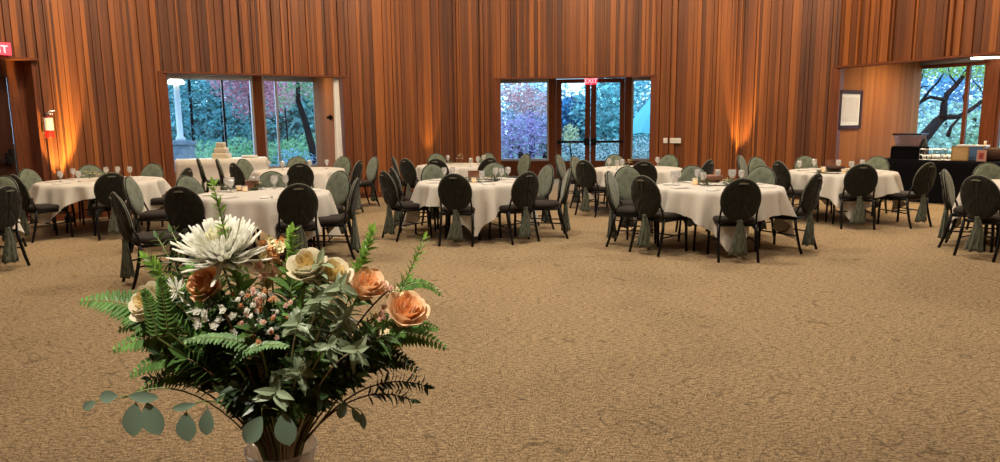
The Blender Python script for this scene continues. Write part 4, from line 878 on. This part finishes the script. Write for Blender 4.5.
#PART3
# ------------------------------------------------------------------ bouquet in a glass vase, close to the camera
BY = 1.15
def bq(px, py, dy=0.): p = at_y(px, py, BY+dy); return V((p.x, p.y, p.z))
RIM = bq(281, 446); VC = V((RIM.x, RIM.y)); ZR = RIM.z; VH = .27
t = empty('serving_stand', (VC.x, VC.y, 0)); tag(t, 'small round stand carrying the vase of flowers, below the picture', 'table')
m = MB(); m.lathe([(.20, ZR-VH-.03), (.21, ZR-VH-.025), (.21, ZR-VH-.006), (.20, ZR-VH-.001)], n=32); m.build('tabletop', 'door_wood', t, True)
m = MB(); m.lathe([(.16, 0), (.15, .02), (.03, .05), (.025, .4), (.03, ZR-VH-.03)], n=24); m.build('pedestal', 'door_wood', t, True)
vz = ZR-VH
t = empty('glass_vase', (VC.x, VC.y, vz)); tag(t, 'ribbed clear glass vase narrowing downward, holding the big bouquet', 'vase')
m = MB(); n = 64; rr = []
def vr(r, z, j): k = 1+.02*cos(16*2*pi*j/n); return (r*k*cos(2*pi*j/n), r*k*sin(2*pi*j/n), z)
for r, z in ((.030, 0), (.036, .004), (.038, .03), (.040, .10), (.045, .17), (.053, .23), (.061, VH), (.059, VH), (.050, .225), (.042, .17), (.037, .10), (.034, .03), (.002, .022)): rr.append([vr(r, z, j) for j in range(n)])
m.rings(rr); m.build('vessel', 'vase', t, True)
m = MB(); m.tube([(.061*cos(2*pi*j/40), .061*sin(2*pi*j/40), VH) for j in range(40)], .0018, 6, True); m.build('rim', 'drink', t, True)
LM = {}
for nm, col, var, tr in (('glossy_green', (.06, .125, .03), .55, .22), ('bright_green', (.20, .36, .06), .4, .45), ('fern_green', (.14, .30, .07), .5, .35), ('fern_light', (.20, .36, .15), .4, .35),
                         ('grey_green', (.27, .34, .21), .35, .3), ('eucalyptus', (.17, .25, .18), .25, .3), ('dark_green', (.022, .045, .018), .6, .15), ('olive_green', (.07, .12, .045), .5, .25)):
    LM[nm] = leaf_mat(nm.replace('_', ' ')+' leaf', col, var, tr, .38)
M['stem_green'] = simple('green stem', (.16, .20, .06), .5); M['stem_brown'] = simple('brown stem', (.13, .07, .035), .6); M['stem_pale'] = simple('pale stem', (.42, .38, .22), .5)
def leaf(mb, base, d, nrm, Ln, W, curl=.2, seg=4, shape=.45):
    d = d.normalized(); s = d.cross(nrm).normalized(); nn_ = s.cross(d).normalized(); prev = None; vs = []
    for i in range(seg+1):
        f = i/seg; w_ = W*abs(sin(pi*min(1, max(.0, (f**(.75 if shape < .5 else 1.12))))))**(1 if shape < .5 else .75)*.5+(.0004)
        c_ = base+d*Ln*f-nn_*curl*Ln*f*f
        vs += [c_-s*w_+nn_*w_*.35, c_, c_+s*w_+nn_*w_*.35]
    fs = []
    for i in range(seg):
        a = 3*i; fs += [(a, a+1, a+4, a+3), (a+1, a+2, a+5, a+4)]
    mb.add(vs, fs)
def stem_pts(tip, bend=None, rnd=random, start_r=.03):
    """stem path from inside the vase through its neck to the tip"""
    dx = tip.x-VC.x; dyy = tip.y-VC.y; L_ = sqrt(dx*dx+dyy*dyy)+1e-6
    k = min(1, L_/.25); nx, ny = VC.x+dx/L_*.040*k, VC.y+dyy/L_*.040*k
    bx, by = VC.x-dx/L_*.022*k, VC.y-dyy/L_*.022*k
    neck = V((nx, ny, ZR+.005)); mid = (neck+tip)/2+V((0, 0, .35*L_ if tip.z < ZR+.35 else .02))
    if bend: mid = mid+V(bend)
    return [V((bx, by, vz+.04)), V((VC.x+dx/L_*.01*k, VC.y+dyy/L_*.01*k, ZR-.10))]+bez(neck, mid, tip, 12)
def sprig(name, tip, mat, label, n=14, L_=.045, W=.018, span=.45, bend=None, up=.6, seed=0, cat='foliage', group=None, stem='stem_green', curl=.15, end=True, r=.0018, whorl=2, taper=.5):
    rnd = random.Random(seed); pts = stem_pts(tip, bend, rnd); O0 = V((VC.x, VC.y, ZR)); e_ = empty(name, O0); tag(e_, label, cat, group)
    m = MB(); m.tube([p-O0 for p in pts], [r*1.3]*2+[r*(1.2-.7*i/11) for i in range(12)], 6); m.build('stem', stem, e_, True)
    m = MB(); P_ = pts[2:]; 
    for i in range(n):
        f = 1-span+span*(i+.5)/n; k = f*(len(P_)-1); a = int(min(k, len(P_)-2)); p = P_[a].lerp(P_[a+1], k-a)-O0; d = (P_[a+1]-P_[a]).normalized()
        s = d.cross(V((0, -1, .2))).normalized(); q_ = d.cross(s).normalized()
        for j in range(whorl):
            ang = pi*j*2/whorl+(pi/2 if i % 2 and whorl == 2 else 0)*.5+rnd.uniform(-.5, .5)
            o_ = s*cos(ang)+q_*sin(ang); dd = (d*up+o_*(1-up*.5)+V((rnd.gauss(0, .1), rnd.gauss(0, .1), rnd.gauss(0, .1)))).normalized()
            nr = (d*1.0-o_*.6+V((rnd.gauss(0, .25), rnd.gauss(0, .25), rnd.gauss(0, .25)))); k2 = (1-taper*(i/n))*rnd.uniform(.8, 1.15); m.tone = min(1, max(0, .25+.5*i/n+rnd.uniform(-.25, .25)))
            leaf(m, p, dd, nr, L_*k2, W*k2, curl)
    if end: m.tone = .9; leaf(m, pts[-1]-O0, (pts[-1]-pts[-2]), V((0, -1, .3)), L_*(1-taper)*.9, W*(1-taper), .1)
    m.build('leaves', LM[mat], e_); return e_
def fern(tip, base, label, mat='fern_green', width=.05, n=17, seed=0, droop=.0, nrm=V((0, -.75, .65))):
    """flat triangular frond: midrib with toothed side leaflets"""
    rnd = random.Random(seed); O0 = V((VC.x, VC.y, ZR)); e_ = empty('fern_frond', O0); tag(e_, label, 'fern')
    mid = (tip+base)/2+V((0, 0, .03+droop)); bl = bez(base, mid, tip, 14)
    neck = stem_pts(base)[:2]+bez(V((VC.x+(base.x-VC.x)*.2, VC.y+(base.y-VC.y)*.2, ZR+.005)), (V((VC.x, VC.y, ZR+.07))+base)/2, base, 6)
    m = MB(); m.tube([p-O0 for p in neck+bl[1:]], [.0018]*len(neck)+[.0015*(1-.7*i/13) for i in range(1, 14)], 6); m.build('stem', 'stem_green', e_, True)
    m = MB()
    for i in range(n):
        f = .04+.95*i/n; k = f*13; a = int(min(k, 12)); p = bl[a].lerp(bl[a+1], k-a)-O0; d = (bl[a+1]-bl[a]).normalized(); s = d.cross(nrm).normalized()
        Wd = width*(1-f)**.85+.004
        for sg in (-1, 1):
            dd = (s*sg+d*.55).normalized(); dd = (dd+nrm*rnd.uniform(-.12, .05)).normalized(); m.tone = rnd.uniform(.1, 1)*(.5+.5*f); leaf(m, p, dd, nrm, Wd, Wd*.20+.003, .12, 5)
            if Wd > .014:
                k3 = int(3+Wd/.008)
                for q_ in range(k3):
                    g_ = .12+.75*q_/k3; pp = p+dd*Wd*g_; sd = dd.cross(nrm).normalized()
                    for s2 in (-1, 1): leaf(m, pp, (sd*s2*.9+dd*.8), nrm, Wd*.24*(1.15-g_), Wd*.13, .1, 2)
    m.build('leaflets', LM[mat], e_); return e_
def bloom_stem(e_, c, O0, mat='stem_green', r=.0022):
    pts = stem_pts(c); m = MB(); m.tube([p-O0 for p in pts], r, 6); m.build('stem', mat, e_, True)
def rose(c, R, facing, mats, label, seed, name='rose'):
    rnd = random.Random(seed); O0 = V((VC.x, VC.y, ZR)); e_ = empty(name, O0); tag(e_, label, 'flower'); bloom_stem(e_, c, O0)
    ax = V(facing).normalized(); x = ax.cross(V((.2, .9, .3))).normalized(); y = ax.cross(x).normalized(); cc = c-O0
    lay = [(3, .10, 1.0, 1.0), (3, .2, .95, .96), (4, .34, .92, .90), (4, .46, .90, .86), (5, .60, .86, .78), (5, .74, .76, .62)]
    for li, (k, rad, hgt, tight) in enumerate(lay):
        m = MB()
        for j in range(k):
            a0 = 2*pi*j/k+li*.7+rnd.uniform(-.15, .15); aw = 2*pi/k*.72; rr = []
            for u in range(8):
                f = u/7; row = []
                for v_ in range(9):
                    g_ = v_/8*2-1; a = a0+g_*aw*(sin(pi*(.18+.62*f)))
                    rad_ = R*rad*(.28+.72*f**.75)+R*(1-tight)*.55*max(0, f-.55)**1.3*2.2*(1-.3*g_*g_); z = R*(hgt*1.5*f-.75)-R*.30*(1-tight)*max(0, f-.7)*2.2-R*.16*g_*g_*f
                    row.append(cc+x*rad_*cos(a)+y*rad_*sin(a)+ax*(z+R*.015*sin(g_*5+j)))
                rr.append(row)
            m.rings(rr, False, False, False)
            m.rings([[p+ax*.0004-x*.0003 for p in row] for row in rr], False, False, False)
        m.build('petals', mats[min(li*len(mats)//len(lay), len(mats)-1)], e_, True)
    m = MB()
    for j in range(5): a = 2*pi*j/5; m.tone = rnd.random(); leaf(m, cc-ax*R*.7, (x*cos(a)+y*sin(a)-ax*.1), ax, R*.75, R*.25, -.3)
    m.build('sepals', LM['glossy_green'], e_)
def petal_mat(nm, c1, c2):
    m, nt, b = nodes(nm); tc = N(nt, 'ShaderNodeTexCoord'); nz = N(nt, 'ShaderNodeTexNoise'); nz.inputs['Scale'].default_value = 40; L(nt, tc.outputs['Object'], nz.inputs[0])
    cp = N(nt, 'ShaderNodeValToRGB'); e = cp.color_ramp.elements; e[0].position = .35; e[1].position = .65; e[0].color = (*c1, 1); e[1].color = (*c2, 1); L(nt, nz.outputs[0], cp.inputs[0])
    L(nt, cp.outputs[0], b.inputs['Base Color']); b.inputs['Roughness'].default_value = .55
    tr = N(nt, 'ShaderNodeBsdfTranslucent'); L(nt, cp.outputs[0], tr.inputs[0]); mx = N(nt, 'ShaderNodeMixShader'); mx.inputs[0].default_value = .5
    L(nt, b.outputs[0], mx.inputs[1]); L(nt, tr.outputs[0], mx.inputs[2]); L(nt, mx.outputs[0], nt.nodes['Material Output'].inputs[0]); return m
M['peach_in'] = petal_mat('deep peach petal', (.95, .64, .36), (.96, .70, .44)); M['peach_out'] = petal_mat('light peach petal', (.96, .74, .50), (.97, .80, .60)); M['cream_in'] = petal_mat('yellow cream petal', (.82, .68, .34), (.88, .78, .50)); M['cream_out'] = petal_mat('cream petal', (.86, .80, .62), (.90, .86, .74)); M['rust'] = petal_mat('rusty petal', (.66, .30, .12), (.74, .38, .18)); M['mum'] = petal_mat('white petal', (.86, .86, .76), (.93, .93, .88)); M['mum_in'] = petal_mat('pale yellow petal', (.80, .78, .52), (.88, .86, .68)); M['blush'] = petal_mat('blush petal', (.78, .48, .38), (.86, .62, .50))
def mum(c, R, facing, label, seed, n=(26, 34, 40, 30), name='chrysanthemum', droop=10):
    rnd = random.Random(seed); O0 = V((VC.x, VC.y, ZR)); e_ = empty(name, O0); tag(e_, label, 'flower'); bloom_stem(e_, c-V((0, 0, .02)), O0)
    ax = V(facing).normalized(); x = ax.cross(V((.1, .95, .2))).normalized(); y = ax.cross(x).normalized(); cc = c-O0
    m1, m2 = MB(), MB()
    def pet(m, a, el_, Ln, W):
        d = (x*cos(a)+y*sin(a))*cos(el_)+ax*sin(el_); s = (x*-sin(a)+y*cos(a)); nn_ = d.cross(s).normalized(); rr = []
        if nn_.dot(ax) < 0: nn_ = -nn_
        for i in range(7):
            f = i/6; w_ = W*(.35+.65*sin(pi*min(1, f*.62+.16)))*(1 if f < .9 else .55); p = cc+d*(Ln*f+.003)+nn_*(Ln*.20*f*f*rnd.uniform(.9, 1.1)-Ln*.05*sin(pi*f))
            rr.append([p-s*w_+nn_*w_*.5, p-s*w_*.5-nn_*w_*.1, p+s*w_*.5-nn_*w_*.1, p+s*w_+nn_*w_*.5, p+s*w_*.5+nn_*w_*.15, p-s*w_*.5+nn_*w_*.15])
        m.rings(rr)
    for li, k in enumerate(n):
        for j in range(k):
            el_ = radians((6, 20, 38, 60)[li]+rnd.uniform(-8, 8)); pet(m2 if li == 3 else m1, 2*pi*(j+rnd.random()*.6)/k, el_, R*(1., .96, .84, .62)[li]*rnd.uniform(.88, 1.08), R*.058)
    for j in range(droop): pet(m1, 2*pi*(j+rnd.random())/droop, radians(rnd.uniform(-40, -12)), R*rnd.uniform(.7, 1.), R*.058)
    o = m1.build('petals', 'mum', e_, True); o = m2.build('inner_petals', 'mum_in', e_, True); lbl(o, 'pale yellow short centre petals')
mum(bq(223, 256, -.06), .073, (.0, -.22, 1), 'large white spider chrysanthemum, the highest flower of the bouquet', 1)
rose(bq(367, 286, -.04), .037, (.35, -.55, .9), ['peach_in', 'peach_out'], 'peach rose, the higher of the two at the bouquet side by the open carpet', 2)
rose(bq(406, 312, -.06), .041, (.35, -.55, .85), ['peach_in', 'peach_in', 'peach_out'], 'larger peach rose lowest toward the open carpet', 3)
rose(bq(392, 333, .02), .032, (.6, -.6, .1), ['rust', 'rust', 'peach_in'], 'rusty rose half hidden under the larger peach rose', 4)
rose(bq(207, 285, -.06), .036, (-.35, -.75, .5), ['rust', 'peach_in', 'peach_in'], 'small burnt-orange rose under the white chrysanthemum', 5)
rose(bq(308, 268, -.10), .037, (-.1, -.6, .9), ['cream_in', 'cream_out'], 'cream rose beside the pink stock, wide open', 6)
rose(bq(333, 277, -.09), .036, (.15, -.6, .9), ['cream_in', 'cream_in', 'cream_out'], 'yellow-cream rose touching the peach rose', 7)
rose(bq(151, 304, -.05), .040, (-.4, -.7, .6), ['cream_in', 'cream_out'], 'cream rose showing between the fern fronds', 8)
mum(bq(205, 309, -.07), .024, (-.2, -.7, .5), 'small white daisy-like bloom deep under the burnt-orange rose', 9, (12, 14, 8, 6), 'white_aster', 4)
mum(bq(176, 291, -.05), .022, (-.3, -.7, .5), 'small white bloom between the fern and the burnt-orange rose', 10, (10, 12, 6, 5), 'white_aster', 4)
def florets(name, pts, mats, r, label, seed, k=5, stem='stem_green'):
    rnd = random.Random(seed); O0 = V((VC.x, VC.y, ZR)); e_ = empty(name, O0); tag(e_, label, 'flower'); bloom_stem(e_, pts[0], O0, stem, .0016)
    for mi, mt in enumerate(mats):
        m = MB()
        for i, p in enumerate(pts):
            if i % len(mats) != mi: continue
            c = p-O0; ax = V((rnd.gauss(0, .5), -1, rnd.gauss(.4, .5))).normalized(); x = ax.cross(V((.3, .2, 1))).normalized(); y = ax.cross(x)
            for q_ in range(2):
                for j in range(k):
                    a = 2*pi*j/k+q_*.6+i; R_ = r*(1-.3*q_)*rnd.uniform(.85, 1.15); d = (x*cos(a)+y*sin(a))*(.92-.3*q_)+ax*(.35+.4*q_); s = (y*cos(a)-x*sin(a))
                    m.add([c, c+d*R_*.55-s*R_*.36, c+d*R_, c+d*R_*.55+s*R_*.36, c+d*R_*.5-ax*R_*.08], [(0, 1, 4), (1, 2, 4), (2, 3, 4), (3, 0, 4)])
            m.lathe([(.001, -.0035), (.003, -.001), (.0025, .002), (.0005, .0035)], tuple(c), 6)
        m.build('blossoms', mt, e_)
rnd = random.Random(5)
florets('stock_flower', [bq(rnd.gauss(270, 5), rnd.uniform(241, 262), -.02+rnd.gauss(0, .012)) for _ in range(26)], ['pet_cream', 'pet_peach'], .011, 'tall yellow-peach stock spike beside the white chrysanthemum', 11)
florets('stock_flower', [bq(rnd.gauss(266, 5), rnd.uniform(262, 284), -.02+rnd.gauss(0, .012)) for _ in range(20)], ['blush', 'pet_cream'], .011, 'blush-pink stock below the yellow-peach spike', 12)
florets('wax_flower', [bq(rnd.gauss(258, 13), rnd.gauss(315, 18), -.10+rnd.gauss(0, .02)) for _ in range(60)], ['mum', 'blush', 'rust'], .0055, 'tiny pink and white filler blossoms in the dark middle of the bouquet', 13, stem='stem_brown')
florets('wax_flower', [bq(rnd.gauss(388, 8), rnd.gauss(292, 7), -.04+rnd.gauss(0, .01)) for _ in range(16)], ['blush', 'pet_cream'], .006, 'tiny blush blossoms between the two peach roses', 14, stem='stem_brown')
florets('wax_flower', [bq(rnd.gauss(383, 5), rnd.gauss(322, 8), -.05+rnd.gauss(0, .01)) for _ in range(12)], ['pet_cream', 'blush'], .006, 'tiny cream blossoms under the larger peach rose', 15, stem='stem_brown')
florets('wax_flower', [bq(rnd.gauss(212, 14), rnd.gauss(318, 9), -.11+rnd.gauss(0, .01)) for _ in range(12)], ['mum'], .008, 'small white petals scattered below the burnt-orange rose', 16, stem='stem_brown')
# upright and side sprigs
sprig('ruscus_sprig', bq(213, 184, -.09), 'bright_green', 'tallest bright green sprig rising before the white chrysanthemum', 22, .026, .012, .42, up=.85, seed=1, whorl=2)
sprig('ruscus_sprig', bq(292, 231, -.05), 'bright_green', 'bright upright leaf sprig beside the stock spike', 16, .034, .016, .34, up=.7, seed=2, whorl=3)
sprig('ruscus_sprig', bq(372, 231, -.03), 'bright_green', 'light green sprig rising above the higher peach rose', 15, .034, .016, .34, up=.7, seed=3, whorl=3, bend=(.01, 0, 0))
sprig('ruscus_sprig', bq(424, 238, -.03), 'bright_green', 'slim light green sprig leaning out over the open carpet', 20, .028, .010, .42, up=.85, seed=4, whorl=2, bend=(.02, 0, -.05))
sprig('ruscus_sprig', bq(146, 258, -.01), 'bright_green', 'bright green sprig reaching up at the fern side', 18, .036, .017, .45, up=.75, seed=5, whorl=2)
sprig('ruscus_sprig', bq(190, 268, -.02), 'fern_green', 'green leafy sprig between fern and burnt-orange rose', 16, .036, .018, .45, up=.6, seed=6, whorl=2)
for i, (px, py, lb) in enumerate([(158, 238, 'dark broad-leaved sprig, outermost of the fan beside the chrysanthemum'), (172, 232, 'dark broad-leaved sprig, highest of the fan beside the chrysanthemum'), (190, 246, 'dark broad-leaved sprig right under the chrysanthemum petals'), (150, 262, 'dark broad-leaved sprig just behind the bright green side sprig')]):
    sprig('olive_sprig', bq(px, py, .06), 'olive_green', lb, 15, .036, .015, .45, up=.55, seed=20+i, whorl=2)
# fern fronds
fern(bq(77, 302, .0), bq(170, 322, -.02), 'fern frond pointing furthest out over the carpet', width=.050, seed=1)
fern(bq(116, 332, .0), bq(195, 318, -.02), 'fern frond just below the furthest one', 'fern_light', width=.045, seed=2)
fern(bq(110, 352, -.03), bq(200, 338, -.04), 'fern frond with a light tip, third from the top at the fern side', width=.046, seed=3)
fern(bq(127, 378, -.04), bq(210, 350, -.05), 'fern frond pointing down toward the eucalyptus leaves', width=.044, seed=4)
fern(bq(134, 396, -.02), bq(215, 368, -.04), 'lowest fern frond above the big eucalyptus leaves', width=.036, seed=5)
fern(bq(181, 343, -.16), bq(262, 352, -.10), 'pale fern frond lying level across the front of the bouquet', 'fern_light', width=.026, seed=6, nrm=V((0, -.35, .95)))
fern(bq(290, 348, -.16), bq(232, 362, -.10), 'short pale frond crossing the front toward the roses', 'fern_light', width=.022, seed=7, nrm=V((0, -.35, .95)))
fern(bq(160, 276, -.10), bq(168, 332, -.08), 'upright fern frond in front of the side cream rose', width=.017, seed=8, nrm=V((.2, -1, .1)))
fern(bq(143, 290, -.09), bq(158, 338, -.08), 'second upright fern frond by the side cream rose', width=.015, seed=9, nrm=V((.2, -1, .1)))
fern(bq(443, 297, .02), bq(392, 300, .0), 'thin fern tip drooping past the peach roses', width=.014, seed=10, droop=.025)
fern(bq(449, 350, -.02), bq(372, 335, -.02), 'fern frond reaching out below the peach roses', width=.034, seed=11)
fern(bq(440, 330, .02), bq(380, 338, .0), 'small fern frond tight under the larger peach rose', width=.026, seed=12)
fern(bq(420, 372, -.02), bq(350, 352, -.03), 'dark feathery frond low at the rose side', 'glossy_green', width=.036, seed=13)
fern(bq(150, 366, .02), bq(215, 345, .0), 'shadowed fern frond behind the light-tipped one', 'glossy_green', width=.045, seed=14)
# eucalyptus
def euc(tip, leaves, label, seed):
    rnd = random.Random(seed); O0 = V((VC.x, VC.y, ZR)); e_ = empty('eucalyptus_stem', O0); tag(e_, label, 'eucalyptus')
    pts = stem_pts(tip, (0, 0, .02)); m = MB(); m.tube([p-O0 for p in pts], .0013, 6); m.build('stem', 'stem_green', e_, True)
    for (px, py, dy, ang, ln, wd) in leaves:
        m = MB(); b = bq(px, py, dy)-O0; a = radians(ang); leaf(m, b, V((cos(a), -.1, -sin(a))), V((.1, -1, .25)), ln, wd, .06, 8, .8); m.tone = .5
        q_ = min(pts[3:], key=lambda p: (p-O0-b).length)-O0; m.tone = rnd.random(); m.build('leaf', LM['eucalyptus'], e_, True); m = MB(); m.tube([q_, (q_+b)/2+V((0, 0, .003)), b], .0008, 5); m.build('leaf_stalk', 'stem_green', e_, True)
euc(bq(124, 398, -.06), [(136, 402, -.06, 98, .060, .034), (147, 402, -.06, 72, .060, .036), (128, 396, -.06, 2, .052, .018), (118, 396, -.06, 180, .030, .020), (96, 401, -.06, 150, .026, .014)], 'eucalyptus stem whose big round leaves hang furthest out', 1)
euc(bq(190, 405, -.08), [(186, 412, -.08, 88, .050, .032), (208, 409, -.08, 96, .045, .024), (196, 404, -.08, 170, .040, .012)], 'eucalyptus stem with two hanging leaves near the vase', 2)
euc(bq(262, 408, -.12), [(262, 416, -.12, 122, .052, .030), (283, 412, -.12, 82, .056, .034)], 'eucalyptus leaves hanging over the vase rim', 3)
euc(bq(352, 408, -.06), [(352, 408, -.06, 60, .030, .012), (362, 412, -.06, 85, .030, .011), (345, 402, -.06, 110, .030, .016)], 'small eucalyptus tips hanging past the vase at the rose side', 4)
for i, (px, py, lb) in enumerate([(298, 322, 'grey-green star-shaped leaf cluster in the middle front'), (320, 300, 'grey-green leaf sprig right under the cream roses'), (345, 316, 'grey-green leaf sprig under the higher peach rose'), (340, 285, 'grey-green leaf before the yellow-cream rose'), (330, 345, 'grey-green leaf sprig in the lower middle'), (300, 372, 'grey-green leaf sprig above the vase'), (358, 350, 'grey-green leaf sprig low at the rose side'), (275, 392, 'grey-green leaf sprig just over the vase rim'), (320, 262, 'grey-green narrow leaf upright between the cream roses')]):
    sprig('grey_leaf_sprig', bq(px, py, -.13+.01*(i % 3)), 'grey_green', lb, 4, .034, .014, .13, up=.35, seed=40+i, whorl=3, curl=.25, taper=.2, stem='stem_pale')
for i, (px, py, lb) in enumerate([(426, 386, 'dark small-leaved twig reaching furthest at the rose side'), (412, 400, 'dark small-leaved twig hanging lowest at the rose side'), (150, 378, 'dark small-leaved twig under the fern fronds'), (406, 362, 'dark small-leaved twig below the larger peach rose')]):
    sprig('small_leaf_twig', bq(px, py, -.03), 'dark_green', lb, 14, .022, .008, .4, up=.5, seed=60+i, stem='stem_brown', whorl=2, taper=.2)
# dense filling
rnd = random.Random(99); cnt = 0
FL = {'glossy_green': 'glossy green leafy filler sprig within the dense body of the bouquet', 'dark_green': 'dark green filler sprig in the shadowed core of the bouquet', 'olive_green': 'olive green filler sprig within the body of the bouquet', 'fern_green': 'fresh green filler sprig within the body of the bouquet'}
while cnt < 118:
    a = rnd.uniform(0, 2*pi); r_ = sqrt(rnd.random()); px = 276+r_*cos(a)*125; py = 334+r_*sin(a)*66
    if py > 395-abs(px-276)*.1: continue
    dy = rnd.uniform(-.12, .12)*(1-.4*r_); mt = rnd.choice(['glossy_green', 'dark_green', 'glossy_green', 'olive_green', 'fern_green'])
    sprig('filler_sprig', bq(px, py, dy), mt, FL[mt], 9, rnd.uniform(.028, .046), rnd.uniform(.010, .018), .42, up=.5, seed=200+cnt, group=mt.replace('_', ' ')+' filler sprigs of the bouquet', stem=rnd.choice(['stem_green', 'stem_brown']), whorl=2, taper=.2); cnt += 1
for i in range(16):
    px = 226+i*6.6+rnd.uniform(-3, 3); py = 404-((px-276)/60)**2*14+rnd.uniform(-16, 4)
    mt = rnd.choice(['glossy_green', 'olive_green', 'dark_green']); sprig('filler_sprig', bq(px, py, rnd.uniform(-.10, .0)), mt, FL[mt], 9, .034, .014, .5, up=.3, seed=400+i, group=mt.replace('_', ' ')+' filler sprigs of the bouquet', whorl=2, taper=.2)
for i in range(26):
    a = rnd.uniform(0, 2*pi); r_ = sqrt(rnd.random()); tp_ = bq(280+r_*cos(a)*62, 352+r_*sin(a)*22, rnd.uniform(-.09, .05)); O0 = V((VC.x, VC.y, ZR)); m = MB(); m.tube([p-O0 for p in stem_pts(tp_)], .0022, 6)
    mt = ['stem_brown', 'stem_green', 'stem_pale'][i % 3]
    o = m.build('bare_stem', mt, None, True, tuple(O0)); tag(o, {'stem_brown': 'brown', 'stem_green': 'green', 'stem_pale': 'pale'}[mt]+' bare stem in the sheaf gathered into the vase neck', 'stem', {'stem_brown': 'brown', 'stem_green': 'green', 'stem_pale': 'pale'}[mt]+' stems gathered into the vase neck')
sp = bpy.data.lights.new('flower_fill_spot', 'SPOT'); sp.energy = 1050; sp.color = (1., .9, .76); sp.spot_size = radians(24); sp.spot_blend = .5; sp.shadow_soft_size = .12  # unseen fill light, added overhead to brighten the bouquet
o = bpy.data.objects.new('flower_fill_spot', sp); C.objects.link(o); o.location = (-1.1, -.5, WH-.2); o.rotation_euler = (V((-.33, 1.12, 1.2))-V(o.location)).to_track_quat('-Z', 'Y').to_euler()
#PART4
